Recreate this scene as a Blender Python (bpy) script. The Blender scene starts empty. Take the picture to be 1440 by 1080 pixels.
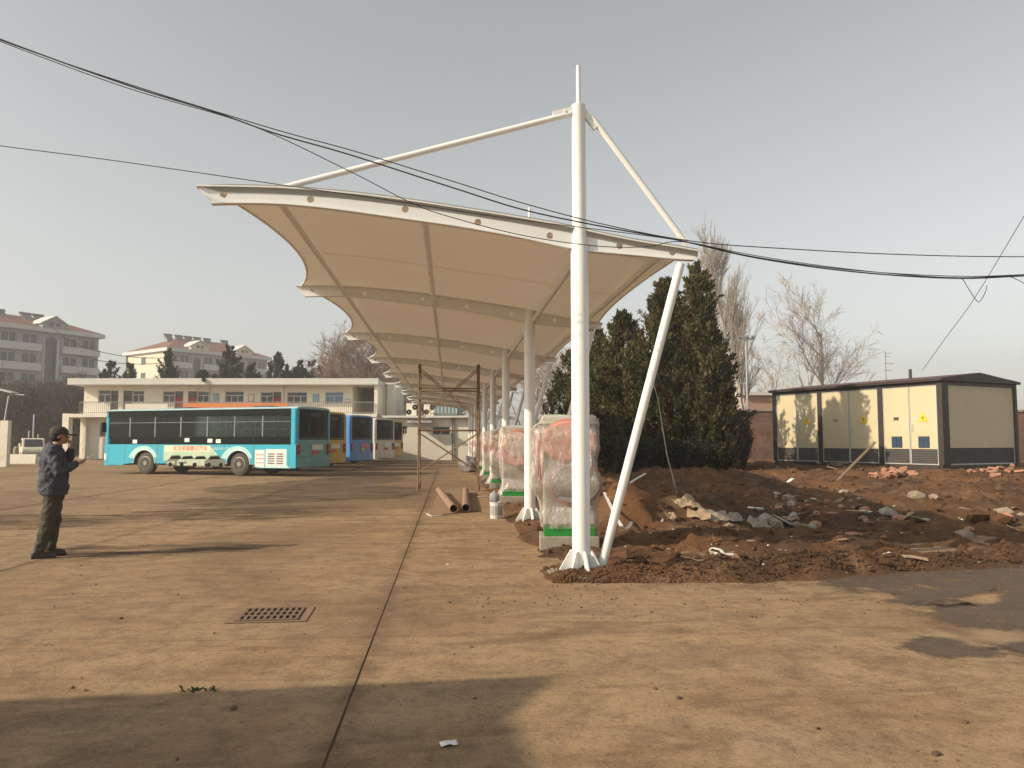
import bpy, bmesh, math, random
from mathutils import Vector, Matrix, noise as mnoise
R = math.radians
random.seed(7)
scene = bpy.context.scene
COL = scene.collection

# ------------------------------------------------------------------ camera
F = 1109.0                       # focal length in photograph pixels (1440 wide)
CAM_H = 1.5
YAW, PITCH = R(4.53), R(4.12)
cam_d = bpy.data.cameras.new('camera')
cam_d.sensor_width = 36.0
cam_d.lens = 36.0 * F / 1440.0
cam_d.clip_end = 3000
cam = bpy.data.objects.new('camera', cam_d)
cam.location = (0, 0, CAM_H)
cam.rotation_euler = (math.pi / 2 + PITCH, 0, -YAW)
COL.objects.link(cam)
scene.camera = cam
CAMROT = cam.rotation_euler.to_matrix()

# ------------------------------------------------------------------ light
SUN_AZ, SUN_EL = R(18), R(29)    # light comes from the left, a little behind the camera
sun_dir = Vector((math.cos(SUN_AZ) * math.cos(SUN_EL), math.sin(SUN_AZ) * math.cos(SUN_EL), -math.sin(SUN_EL)))
sl = bpy.data.lights.new('sun', 'SUN')
sl.energy = 5.0
sl.angle = R(0.6)
sl.color = (1.0, 0.86, 0.66)
so = bpy.data.objects.new('sun', sl)
so.rotation_euler = sun_dir.to_track_quat('-Z', 'Y').to_euler()
so.location = (-30, -10, 40)
COL.objects.link(so)
world = bpy.data.worlds.new('World')
scene.world = world
world.use_nodes = True
wn = world.node_tree
bg = wn.nodes['Background']
sky = wn.nodes.new('ShaderNodeTexSky')
sky.sky_type = 'NISHITA'
sky.sun_disc = False
sky.sun_elevation = SUN_EL
sky.sun_rotation = math.atan2(-sun_dir.x, -sun_dir.y)
sky.air_density = 1.0
sky.dust_density = 1.6
sky.ozone_density = 1.0
hs = wn.nodes.new('ShaderNodeHueSaturation')
hs.inputs['Saturation'].default_value = 0.27
wn.links.new(sky.outputs[0], hs.inputs['Color'])
tint = wn.nodes.new('ShaderNodeMix'); tint.data_type = 'RGBA'; tint.blend_type = 'MULTIPLY'
tint.inputs[0].default_value = 1.0; tint.inputs[7].default_value = (1.02, 1.015, .965, 1)
wn.links.new(hs.outputs[0], tint.inputs[6]); wn.links.new(tint.outputs[2], bg.inputs['Color'])
bg.inputs['Strength'].default_value = 0.15
vs = scene.view_settings
vs.view_transform = 'Standard'
vs.look = 'None'
vs.gamma = 1.0
vs.exposure = 0.12
vs.use_curve_mapping = False
scene.cycles.use_denoising = True
scene.cycles.max_bounces = 6
scene.cycles.transparent_max_bounces = 12
scene.cycles.volume_bounces = 0

# ------------------------------------------------------------------ pixel helpers
def ray(px, py):
    return CAMROT @ Vector((px - 720.0, 540.0 - py, -F))
def P(px, py, Y):                # point on the plane y = Y
    d = ray(px, py)
    return Vector((0, 0, CAM_H)) + d * (Y / d.y)
def G(px, py, z=0.0):            # point on the ground
    d = ray(px, py)
    return Vector((0, 0, CAM_H)) + d * ((z - CAM_H) / d.z)
FWD = Vector((math.sin(YAW), math.cos(YAW), 0))
RGT = Vector((math.cos(YAW), -math.sin(YAW), 0))
def CF(lat, dep, z=0.0):         # camera-frame lateral / depth to world
    p = RGT * lat + FWD * dep
    return Vector((p.x, p.y, z))

# ------------------------------------------------------------------ materials
def _mix(nt, fac, a, b):
    m = nt.nodes.new('ShaderNodeMix'); m.data_type = 'RGBA'
    for inp, v in ((m.inputs[0], fac), (m.inputs[6], a), (m.inputs[7], b)):
        if isinstance(v, bpy.types.NodeSocket): nt.links.new(v, inp)
        elif isinstance(v, (int, float)): inp.default_value = v
        else: inp.default_value = (v[0], v[1], v[2], 1)
    return m.outputs[2]
def _noise(nt, vec, scale, detail=5, rough=.6, dist=0.0):
    n = nt.nodes.new('ShaderNodeTexNoise')
    n.inputs['Scale'].default_value = scale
    n.inputs['Detail'].default_value = detail
    n.inputs['Roughness'].default_value = rough
    n.inputs['Distortion'].default_value = dist
    if vec is not None: nt.links.new(vec, n.inputs['Vector'])
    return n.outputs['Fac']
def _ramp(nt, val, lo, hi, a=0.0, b=1.0):
    m = nt.nodes.new('ShaderNodeMapRange')
    nt.links.new(val, m.inputs[0])
    m.inputs[1].default_value = lo; m.inputs[2].default_value = hi
    m.inputs[3].default_value = a; m.inputs[4].default_value = b
    return m.outputs[0]
def _math(nt, op, a, b=None):
    m = nt.nodes.new('ShaderNodeMath'); m.operation = op
    for i, v in enumerate((a, b)):
        if v is None: continue
        if isinstance(v, bpy.types.NodeSocket): nt.links.new(v, m.inputs[i])
        else: m.inputs[i].default_value = v
    return m.outputs[0]
def _scaled(nt, vec, s, rz=0.0):
    m = nt.nodes.new('ShaderNodeMapping')
    m.inputs['Scale'].default_value = s
    m.inputs['Rotation'].default_value = (0, 0, rz)
    nt.links.new(vec, m.inputs['Vector'])
    return m.outputs[0]
def new_mat(name):
    m = bpy.data.materials.new(name); m.use_nodes = True
    nt = m.node_tree
    return m, nt, nt.nodes['Principled BSDF']
def _bump(nt, bsdf, h, strength, dist=.02):
    b = nt.nodes.new('ShaderNodeBump')
    b.inputs['Strength'].default_value = strength
    b.inputs['Distance'].default_value = dist
    nt.links.new(h, b.inputs['Height'])
    nt.links.new(b.outputs[0], bsdf.inputs['Normal'])
def mat(name, c1, c2=None, rough=.6, metal=0.0, scale=3.0, bump=0.0, bscale=30.0, spec=.5, dirt=None, dscale=6.0, dlo=.55, dhi=.75, world_co=False, bdist=.02):
    m, nt, b = new_mat(name)
    if world_co:
        g = nt.nodes.new('ShaderNodeNewGeometry'); vec = g.outputs['Position']
    else:
        t = nt.nodes.new('ShaderNodeTexCoord'); vec = t.outputs['Object']
    if c2 is None: c2 = tuple(x * .8 for x in c1)
    col = _mix(nt, _ramp(nt, _noise(nt, vec, scale), .3, .7), c1, c2)
    if dirt is not None:
        col = _mix(nt, _ramp(nt, _noise(nt, vec, dscale, 8, .7), dlo, dhi), col, dirt)
    nt.links.new(col, b.inputs['Base Color'])
    b.inputs['Roughness'].default_value = rough
    b.inputs['Metallic'].default_value = metal
    b.inputs['Specular IOR Level'].default_value = spec
    if bump: _bump(nt, b, _noise(nt, vec, bscale, 6), bump, bdist)
    return m
def glass_mat(name, tint, alpha=.6, rough=.04, refl=.9):
    m, nt, b = new_mat(name)
    nt.nodes.remove(b)
    o = nt.nodes['Material Output']
    tr = nt.nodes.new('ShaderNodeBsdfTransparent'); tr.inputs[0].default_value = (*tint, 1)
    gl = nt.nodes.new('ShaderNodeBsdfGlossy'); gl.inputs['Roughness'].default_value = rough
    gl.inputs[0].default_value = (refl, refl, refl, 1)
    fr = nt.nodes.new('ShaderNodeFresnel'); fr.inputs[0].default_value = 1.5
    f = _ramp(nt, fr.outputs[0], 0, 1, alpha, 1)
    mx = nt.nodes.new('ShaderNodeMixShader')
    nt.links.new(f, mx.inputs[0]); nt.links.new(tr.outputs[0], mx.inputs[1]); nt.links.new(gl.outputs[0], mx.inputs[2])
    nt.links.new(mx.outputs[0], o.inputs[0])
    return m
def foliage_mat(name, c1, c2, transl=.25, rough=.7):
    m, nt, b = new_mat(name)
    o = nt.nodes['Material Output']
    g = nt.nodes.new('ShaderNodeNewGeometry')
    col = _mix(nt, g.outputs['Random Per Island'], c1, c2)
    big = _noise(nt, g.outputs['Position'], 1.4, 3)
    col = _mix(nt, _ramp(nt, big, .35, .65), col, tuple(x * .75 for x in c1))
    nt.links.new(col, b.inputs['Base Color'])
    b.inputs['Roughness'].default_value = rough
    b.inputs['Specular IOR Level'].default_value = .2
    t = nt.nodes.new('ShaderNodeBsdfTranslucent'); nt.links.new(col, t.inputs[0])
    mx = nt.nodes.new('ShaderNodeMixShader'); mx.inputs[0].default_value = transl
    nt.links.new(b.outputs[0], mx.inputs[1]); nt.links.new(t.outputs[0], mx.inputs[2])
    nt.links.new(mx.outputs[0], o.inputs[0])
    return m

def slab_material():
    m, nt, b = new_mat('dusty_concrete')
    g = nt.nodes.new('ShaderNodeNewGeometry'); pos = g.outputs['Position']
    oi = nt.nodes.new('ShaderNodeObjectInfo')
    dust, dust2 = (.42, .285, .165), (.355, .235, .132)
    conc = (.36, .28, .19)
    dark = (.115, .068, .036)
    n1 = _noise(nt, pos, .35, 6, .62, .6)
    col = _mix(nt, _ramp(nt, n1, .35, .68), dust, dust2)
    col = _mix(nt, _ramp(nt, _noise(nt, pos, .8, 8, .7), .5, .72, 0, .75), col, conc)
    # wheel streaks and sweeping marks in several directions
    s1 = _noise(nt, _scaled(nt, pos, (.55, 1.7, 1), R(10)), .9, 8, .68, 1.6)
    col = _mix(nt, _ramp(nt, s1, .50, .70, 0, .75), col, dark)
    s2 = _noise(nt, _scaled(nt, pos, (.28, 2.2, 1), R(-22)), 1.0, 7, .68, .9)
    col = _mix(nt, _ramp(nt, s2, .54, .72, 0, .6), col, (.19, .115, .06))
    s4 = _noise(nt, _scaled(nt, pos, (2.4, .30, 1), R(-12)), 1.0, 7, .68, .7)
    col = _mix(nt, _ramp(nt, s4, .55, .72, 0, .5), col, (.17, .105, .06))
    s3 = _noise(nt, _scaled(nt, pos, (.7, 2.4, 1), R(28)), 1.1, 8, .72, 1.2)
    col = _mix(nt, _ramp(nt, s3, .56, .74, 0, .6), col, (.50, .36, .22))
    # big irregular dirty areas where vehicles turn
    big = _noise(nt, pos, .16, 5, .6, 1.0)
    col = _mix(nt, _ramp(nt, big, .50, .62, 0, .55), col, (.14, .09, .055))
    # grimy lane where the buses drive, between two joints
    sp0 = nt.nodes.new('ShaderNodeSeparateXYZ'); nt.links.new(pos, sp0.inputs[0])
    wob = _ramp(nt, _noise(nt, pos, .5, 7, .7, .8), .3, .7, -1, 1)
    lane = _math(nt, 'MULTIPLY', _ramp(nt, sp0.outputs[0], -5.25, -5.05, 0, 1), _ramp(nt, _math(nt, 'ADD', sp0.outputs[0], wob), -.6, 1.2, 1, 0))
    lane = _math(nt, 'MULTIPLY', lane, _ramp(nt, _math(nt, 'ADD', sp0.outputs[1], _math(nt, 'MULTIPLY', wob, 4.0)), 14.5, 19.0, 0, 1))
    lane = _math(nt, 'MULTIPLY', lane, _ramp(nt, s1, .35, .6, .45, 1.0))
    col = _mix(nt, _math(nt, 'MULTIPLY', lane, .72), col, (.095, .068, .045))
    rd = _noise(nt, pos, .7, 9, .74, .8)
    col = _mix(nt, _ramp(nt, rd, .50, .64, 0, .4), col, (.28, .155, .078))
    gr = _noise(nt, pos, 9, 8, .8, .3)
    col = _mix(nt, _ramp(nt, gr, .50, .64, 0, .5), col, (.15, .092, .052))
    # speckles and crumbs of soil
    sp = _noise(nt, pos, 22, 4, .75)
    col = _mix(nt, _ramp(nt, sp, .56, .68, 0, .7), col, (.11, .07, .042))
    fine = _noise(nt, pos, 120, 3, .8)
    col = _mix(nt, _ramp(nt, fine, .35, .7, 0, .28), col, (.17, .12, .08))
    sx_ = nt.nodes.new('ShaderNodeSeparateXYZ'); nt.links.new(pos, sx_.inputs[0])
    dj = _math(nt, 'PINGPONG', _math(nt, 'ADD', sx_.outputs[0], .57), 2.29)
    jm = _math(nt, 'MULTIPLY', _ramp(nt, dj, .02, .16, 1, 0), _ramp(nt, _noise(nt, pos, 2.5, 6, .7), .35, .65))
    col = _mix(nt, _math(nt, 'MULTIPLY', jm, .75), col, (.10, .06, .038))
    md = _noise(nt, pos, 3.2, 8, .72, .4)
    col = _mix(nt, _ramp(nt, md, .46, .70, 0, .7), col, (.125, .08, .048))
    vo = nt.nodes.new('ShaderNodeTexVoronoi'); vo.feature = 'DISTANCE_TO_EDGE'; vo.inputs['Scale'].default_value = .33
    wv = nt.nodes.new('ShaderNodeVectorMath'); wv.operation = 'ADD'
    nz = nt.nodes.new('ShaderNodeTexNoise'); nz.inputs['Scale'].default_value = 1.6; nz.inputs['Detail'].default_value = 7; nt.links.new(pos, nz.inputs['Vector'])
    sc2 = nt.nodes.new('ShaderNodeVectorMath'); sc2.operation = 'SCALE'; sc2.inputs['Scale'].default_value = 1.3; nt.links.new(nz.outputs['Color'], sc2.inputs[0])
    nt.links.new(pos, wv.inputs[0]); nt.links.new(sc2.outputs[0], wv.inputs[1]); nt.links.new(wv.outputs[0], vo.inputs['Vector'])
    ck = _math(nt, 'MULTIPLY', _ramp(nt, vo.outputs['Distance'], .0012, .0035, 1, 0), _ramp(nt, _noise(nt, pos, .45, 4), .50, .58))
    col = _mix(nt, _math(nt, 'MULTIPLY', ck, .7), col, (.07, .045, .03))
    agg = _noise(nt, pos, 55, 3, .8)
    col = _mix(nt, _ramp(nt, agg, .58, .68, 0, .5), col, (.52, .40, .27))
    rnd = _ramp(nt, oi.outputs['Random'], 0, 1, 0, .22)
    col = _mix(nt, rnd, col, (.21, .15, .10))
    nt.links.new(col, b.inputs['Base Color'])
    b.inputs['Roughness'].default_value = .85
    b.inputs['Specular IOR Level'].default_value = .08
    h = _math(nt, 'ADD', _noise(nt, pos, 35, 6, .7), _math(nt, 'MULTIPLY', s1, 1.2))
    _bump(nt, b, h, .6, .014)
    return m
def soil_material():
    m, nt, b = new_mat('red_soil')
    g = nt.nodes.new('ShaderNodeNewGeometry'); pos = g.outputs['Position']
    col = _mix(nt, _ramp(nt, _noise(nt, pos, .55, 7, .65, .8), .38, .62), (.265, .130, .062), (.12, .072, .044))
    col = _mix(nt, _ramp(nt, _noise(nt, pos, 2.2, 7, .7), .5, .68, 0, .85), col, (.34, .21, .115))
    col = _mix(nt, _ramp(nt, _noise(nt, pos, 7, 6, .75), .56, .68, 0, .75), col, (.06, .036, .024))
    col = _mix(nt, _ramp(nt, _noise(nt, pos, 30, 5, .8), .6, .72, 0, .5), col, (.33, .22, .14))
    nt.links.new(col, b.inputs['Base Color'])
    b.inputs['Roughness'].default_value = .95
    b.inputs['Specular IOR Level'].default_value = .15
    h = _math(nt, 'ADD', _noise(nt, pos, 9, 8, .75), _math(nt, 'MULTIPLY', _noise(nt, pos, 45, 5, .8), .5))
    _bump(nt, b, h, 1.0, .11)
    return m
def membrane_material():
    m, nt, b = new_mat('pvc_membrane')
    o = nt.nodes['Material Output']
    t = nt.nodes.new('ShaderNodeTexCoord')
    col = _mix(nt, _ramp(nt, _noise(nt, t.outputs['Object'], 1.2, 5), .3, .7), (.84, .78, .69), (.79, .725, .63))
    nt.links.new(col, b.inputs['Base Color'])
    b.inputs['Roughness'].default_value = .45
    tr = nt.nodes.new('ShaderNodeBsdfTranslucent'); tr.inputs[0].default_value = (.84, .70, .53, 1)
    mx = nt.nodes.new('ShaderNodeMixShader'); mx.inputs[0].default_value = .15
    nt.links.new(b.outputs[0], mx.inputs[1]); nt.links.new(tr.outputs[0], mx.inputs[2])
    nt.links.new(mx.outputs[0], o.inputs[0])
    return m
def film_material():
    m, nt, b = new_mat('stretch_film')
    nt.nodes.remove(b)
    o = nt.nodes['Material Output']
    t = nt.nodes.new('ShaderNodeTexCoord')
    h = _noise(nt, _scaled(nt, t.outputs['Object'], (7, 7, 2.2)), 1.3, 7, .65, 1.2)
    bp = nt.nodes.new('ShaderNodeBump'); bp.inputs['Strength'].default_value = .9; bp.inputs['Distance'].default_value = .05
    nt.links.new(h, bp.inputs['Height'])
    tr = nt.nodes.new('ShaderNodeBsdfTransparent'); tr.inputs[0].default_value = (.96, .95, .93, 1)
    df = nt.nodes.new('ShaderNodeBsdfDiffuse'); df.inputs[0].default_value = (.70, .62, .54, 1)
    gl = nt.nodes.new('ShaderNodeBsdfGlossy'); gl.inputs['Roughness'].default_value = .18; gl.inputs[0].default_value = (.9, .9, .9, 1)
    nt.links.new(bp.outputs[0], df.inputs['Normal']); nt.links.new(bp.outputs[0], gl.inputs['Normal'])
    m1 = nt.nodes.new('ShaderNodeMixShader'); nt.links.new(_ramp(nt, h, .40, .68, .14, .60), m1.inputs[0])
    nt.links.new(tr.outputs[0], m1.inputs[1]); nt.links.new(df.outputs[0], m1.inputs[2])
    m2 = nt.nodes.new('ShaderNodeMixShader'); m2.inputs[0].default_value = .09
    nt.links.new(m1.outputs[0], m2.inputs[1]); nt.links.new(gl.outputs[0], m2.inputs[2])
    nt.links.new(m2.outputs[0], o.inputs[0])
    return m
def brick_material():
    m, nt, b = new_mat('old_brickwork')
    t = nt.nodes.new('ShaderNodeTexCoord')
    mp = nt.nodes.new('ShaderNodeMapping'); mp.inputs['Rotation'].default_value = (R(90), 0, 0)
    nt.links.new(t.outputs['Object'], mp.inputs['Vector'])
    br = nt.nodes.new('ShaderNodeTexBrick')
    nt.links.new(mp.outputs[0], br.inputs['Vector'])
    br.inputs['Color1'].default_value = (.25, .10, .06, 1); br.inputs['Color2'].default_value = (.16, .07, .05, 1)
    br.inputs['Mortar'].default_value = (.22, .18, .15, 1)
    br.inputs['Scale'].default_value = 1.0
    br.inputs['Brick Width'].default_value = .25; br.inputs['Row Height'].default_value = .07; br.inputs['Mortar Size'].default_value = .012
    col = _mix(nt, _ramp(nt, _noise(nt, t.outputs['Object'], 1.2, 6), .45, .7), br.outputs[0], (.11, .075, .06))
    nt.links.new(col, b.inputs['Base Color']); b.inputs['Roughness'].default_value = .9
    return m

M = {}
M['slab'] = slab_material()
M['soil'] = soil_material()
M['earth'] = mat('yard_earth', (.24, .16, .10), (.17, .115, .075), rough=.95, scale=.3, world_co=True)
M['joint'] = mat('joint_dirt', (.13, .08, .045), (.09, .055, .033), rough=.95, world_co=True)
M['membrane'] = membrane_material()
M['film'] = film_material()
M['white_steel'] = mat('white_painted_steel', (.80, .80, .77), (.75, .745, .71), rough=.35, scale=1.5, dirt=(.55, .47, .38), dscale=5, dlo=.66, dhi=.9)
M['grey_clamp'] = mat('aluminium_clamp', (.42, .42, .40), (.36, .36, .34), rough=.4, metal=.4)
M['galv'] = mat('galvanised', (.5, .5, .48), rough=.4, metal=.8)
M['dark_steel'] = mat('dark_steel', (.05, .05, .05), rough=.5, metal=.5)
M['rust_tube'] = mat('rusty_scaffold_tube', (.21, .135, .065), (.12, .07, .035), rough=.7, scale=7, dirt=(.30, .22, .12), dlo=.5)
M['rust_pipe'] = mat('rusty_pipe', (.30, .18, .12), (.22, .13, .09), rough=.7, scale=6, dirt=(.15, .08, .05))
M['concrete'] = mat('cast_concrete', (.36, .32, .26), (.27, .23, .18), rough=.9, scale=4, bump=.4, dirt=(.2, .14, .09), dlo=.5)
M['black'] = mat('black_rubber', (.022, .022, .022), (.035, .033, .03), rough=.8)
M['cable'] = mat('black_cable', (.018, .018, .018), rough=.7)
M['white_pl'] = mat('white_plastic', (.78, .77, .73), (.70, .68, .63), rough=.5)
M['cardboard'] = mat('cardboard', (.42, .31, .20), (.34, .24, .15), rough=.9, scale=3, dirt=(.22, .15, .09), dlo=.5)
M['wood'] = mat('weathered_wood', (.40, .29, .18), (.28, .19, .11), rough=.85, scale=8)
M['bark'] = mat('bark', (.20, .155, .12), (.13, .10, .075), rough=.95, scale=8)
M['twig_pale'] = mat('pale_twigs', (.45, .40, .35), (.34, .30, .26), rough=.9, scale=2)
M['twig_pink'] = mat('pinkish_twigs', (.30, .20, .165), (.23, .15, .12), rough=.95, scale=2)
M['twig_dark'] = mat('dark_twigs', (.11, .08, .065), (.075, .055, .045), rough=.95, scale=2)
M['conifer'] = foliage_mat('conifer_leaves', (.062, .066, .027), (.185, .155, .066))
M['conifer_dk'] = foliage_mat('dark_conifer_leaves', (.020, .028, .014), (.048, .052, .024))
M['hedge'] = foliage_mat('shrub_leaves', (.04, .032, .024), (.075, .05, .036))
M['brick'] = brick_material()
M['lone_brick'] = mat('lone_brick', (.42, .21, .13), (.30, .14, .09), rough=.9, scale=6, dirt=(.5, .38, .28), dlo=.5)
M['stone'] = mat('rubble_stone', (.33, .26, .19), (.20, .145, .10), rough=.9, scale=5, bump=.5)

# ------------------------------------------------------------------ mesh helpers
class MB:
    def __init__(s): s.v = []; s.f = []
    def add(s, verts, faces):
        o = len(s.v); s.v += [tuple(v) for v in verts]; s.f += [tuple(i + o for i in f) for f in faces]; return s
    def box(s, x0, x1, y0, y1, z0, z1):
        return s.add([(x0, y0, z0), (x1, y0, z0), (x1, y1, z0), (x0, y1, z0), (x0, y0, z1), (x1, y0, z1), (x1, y1, z1), (x0, y1, z1)],
                     [(0, 3, 2, 1), (4, 5, 6, 7), (0, 1, 5, 4), (1, 2, 6, 5), (2, 3, 7, 6), (3, 0, 4, 7)])
    def obox(s, c, ax, ay, az):      # oriented box: centre and three half-axis vectors
        c, ax, ay, az = Vector(c), Vector(ax), Vector(ay), Vector(az)
        vs_ = [c + ax * i + ay * j + az * k for k in (-1, 1) for (i, j) in ((-1, -1), (1, -1), (1, 1), (-1, 1))]
        return s.add(vs_, [(0, 3, 2, 1), (4, 5, 6, 7), (0, 1, 5, 4), (1, 2, 6, 5), (2, 3, 7, 6), (3, 0, 4, 7)])
    def tube(s, p0, p1, r0, r1=None, n=12, cap=True):
        if r1 is None: r1 = r0
        return s.path([p0, p1], [r0, r1], n, cap)
    def path(s, pts, rs, n=8, cap=True):
        pts = [Vector(p) for p in pts]
        if isinstance(rs, (int, float)): rs = [rs] * len(pts)
        rings = []; up = None
        for i, p in enumerate(pts):
            d = (pts[min(i + 1, len(pts) - 1)] - pts[max(i - 1, 0)])
            if d.length < 1e-9: d = Vector((0, 0, 1))
            d.normalize()
            if up is None:
                up = Vector((0, 0, 1)) if abs(d.z) < .9 else Vector((1, 0, 0))
            a = d.cross(up)
            if a.length < 1e-6: a = d.orthogonal()
            a.normalize(); b = a.cross(d); up = b
            rings.append([p + (a * math.cos(2 * math.pi * k / n) + b * math.sin(2 * math.pi * k / n)) * rs[i] for k in range(n)])
        vs_ = [v for r in rings for v in r]; fs = []
        for i in range(len(pts) - 1):
            for k in range(n):
                k2 = (k + 1) % n
                fs.append((i * n + k, (i + 1) * n + k, (i + 1) * n + k2, i * n + k2))
        if cap:
            fs.append(tuple(range(n))); fs.append(tuple((len(pts) - 1) * n + k for k in reversed(range(n))))
        return s.add(vs_, fs)
    def prism(s, poly, axis, a, b):  # polygon of 2D points extruded along axis 'x','y','z' from a to b
        def mk(u, v, w): return (w, u, v) if axis == 'x' else ((u, w, v) if axis == 'y' else (u, v, w))
        n = len(poly)
        vs_ = [mk(u, v, a) for u, v in poly] + [mk(u, v, b) for u, v in poly]
        fs = [tuple(range(n)), tuple(n + i for i in reversed(range(n)))]
        for i in range(n): fs.append((i, n + i, n + (i + 1) % n, (i + 1) % n))
        return s.add(vs_, fs)
    def lathe(s, prof, c=(0, 0, 0), n=24, sx=1.0, sy=1.0):
        vs_ = []; fs = []
        for r, z in prof:
            for k in range(n):
                a = 2 * math.pi * k / n
                vs_.append((c[0] + r * sx * math.cos(a), c[1] + r * sy * math.sin(a), c[2] + z))
        for i in range(len(prof) - 1):
            for k in range(n):
                k2 = (k + 1) % n
                fs.append((i * n + k, i * n + k2, (i + 1) * n + k2, (i + 1) * n + k))
        fs.append(tuple(reversed(range(n)))); fs.append(tuple((len(prof) - 1) * n + k for k in range(n)))
        return s.add(vs_, fs)
    def ico(s, c, rx, ry, rz, sub=1, jit=0.0, rnd=random):
        bm = bmesh.new(); bmesh.ops.create_icosphere(bm, subdivisions=sub, radius=1)
        vs_ = []
        for v in bm.verts:
            k = 1 + rnd.uniform(-jit, jit)
            vs_.append((c[0] + v.co.x * rx * k, c[1] + v.co.y * ry * k, c[2] + v.co.z * rz * k))
        fs = [tuple(v.index for v in f.verts) for f in bm.faces]
        bm.free()
        return s.add(vs_, fs)
    def mesh(s, name, fixn=True):
        me = bpy.data.meshes.new(name); me.from_pydata(s.v, [], s.f); me.validate()
        if fixn:
            bm = bmesh.new(); bm.from_mesh(me); bmesh.ops.recalc_face_normals(bm, faces=bm.faces); bm.to_mesh(me); bm.free()
        return me
def put(name, me, material, parent=None, loc=None, smooth=False, bevel=0.0, seg=2):
    if material is not None and not me.materials: me.materials.append(M[material] if isinstance(material, str) else material)
    o = bpy.data.objects.new(name, me); COL.objects.link(o)
    if parent is not None: o.parent = parent
    if loc is not None: o.location = loc
    if smooth:
        me.polygons.foreach_set('use_smooth', [True] * len(me.polygons))
        try: me.set_sharp_from_angle(angle=R(40))
        except Exception: pass
    if bevel:
        b = o.modifiers.new('bevel', 'BEVEL'); b.width = bevel; b.segments = seg; b.limit_method = 'ANGLE'
    return o
def part(name, mb, material, parent, smooth=False, bevel=0.0, loc=None, fixn=True):
    return put(name, mb.mesh(name, fixn), material, parent, loc, smooth, bevel)
def tag(o, label, cat, group=None):
    o['label'] = label; o['category'] = cat
    if group: o['group'] = group
    return o
def thing(name, label, cat, loc=(0, 0, 0), rz=0.0, group=None):
    o = bpy.data.objects.new(name, None); COL.objects.link(o)
    o.empty_display_size = .2
    o.location = loc; o.rotation_euler = (0, 0, rz)
    return tag(o, label, cat, group)
def single(name, mb, material, label, cat, group=None, loc=None, rz=0.0, smooth=False, bevel=0.0):
    o = put(name, mb.mesh(name), material, None, loc, smooth, bevel)
    o.rotation_euler = (0, 0, rz)
    return tag(o, label, cat, group)
def dup(root, loc=None, rz=None, label=None, group=None, scale=None):
    def cp(o, par):
        c = o.copy(); COL.objects.link(c); c.parent = par
        for ch in o.children: cp(ch, c)
        return c
    c = cp(root, None)
    if loc is not None: c.location = loc
    if rz is not None: c.rotation_euler = (0, 0, rz)
    if scale is not None: c.scale = (scale,) * 3
    if label: c['label'] = label
    if group: c['group'] = group
    return c
def text_mesh(name, body, size, material, parent, matrix, extrude=.002):
    cu = bpy.data.curves.new(name, 'FONT'); cu.body = body; cu.size = size; cu.extrude = extrude
    cu.align_x = 'CENTER'; cu.align_y = 'CENTER'; cu.resolution_u = 3
    t = bpy.data.objects.new(name, cu); COL.objects.link(t)
    bpy.context.view_layer.update()
    me = bpy.data.meshes.new_from_object(t.evaluated_get(bpy.context.evaluated_depsgraph_get()))
    bpy.data.objects.remove(t); bpy.data.curves.remove(cu)
    me.name = name; me.transform(matrix); me.materials.clear(); me.materials.append(M[material])
    return put(name, me, None, parent)
def lerp(a, b, t): return a + (b - a) * t
def interp(tab, x):
    if x <= tab[0][0]: return tab[0][1]
    for (a, b), (c, d) in zip(tab, tab[1:]):
        if x <= c: return b + (d - b) * (x - a) / (c - a)
    return tab[-1][1]
def sstep(a, b, x):
    t = max(0.0, min(1.0, (x - a) / (b - a))); return t * t * (3 - 2 * t)

# ================================================================== SETTING: ground
def plane(name, x0, x1, y0, y1, z, material):
    o = put(name, MB().add([(x0, y0, z), (x1, y0, z), (x1, y1, z), (x0, y1, z)], [(0, 1, 2, 3)]).mesh(name, False), material)
    o['kind'] = 'structure'
    return o
ground = plane('ground', -380, 380, -60, 480, -0.065, 'earth')
jd = plane('joint_dirt', -62, 40, -12, 66, -0.007, 'joint')
JX = [-.57 + 4.58 * k for k in range(-13, 9)]
JY = [6.23 + 5.9 * k for k in range(-3, 11)]
slab_me = None
for i in range(len(JX) - 1):
    for j in range(len(JY) - 1):
        x0, x1, y0, y1 = JX[i], JX[i + 1], JY[j], JY[j + 1]
        if x0 > 4.5 and y0 > 13: continue
        if y0 < 0 and (x0 < -20 or x0 > 15): continue
        if slab_me is None:
            g = .008
            slab_me = MB().box(-2.29 + g, 2.29 - g, -2.95 + g, 2.95 - g, -.06, 0).mesh('concrete_slab')
        o = put('concrete_slab', slab_me, 'slab', ground, ((x0 + x1) / 2, (y0 + y1) / 2, random.uniform(-.002, .002)))

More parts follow.
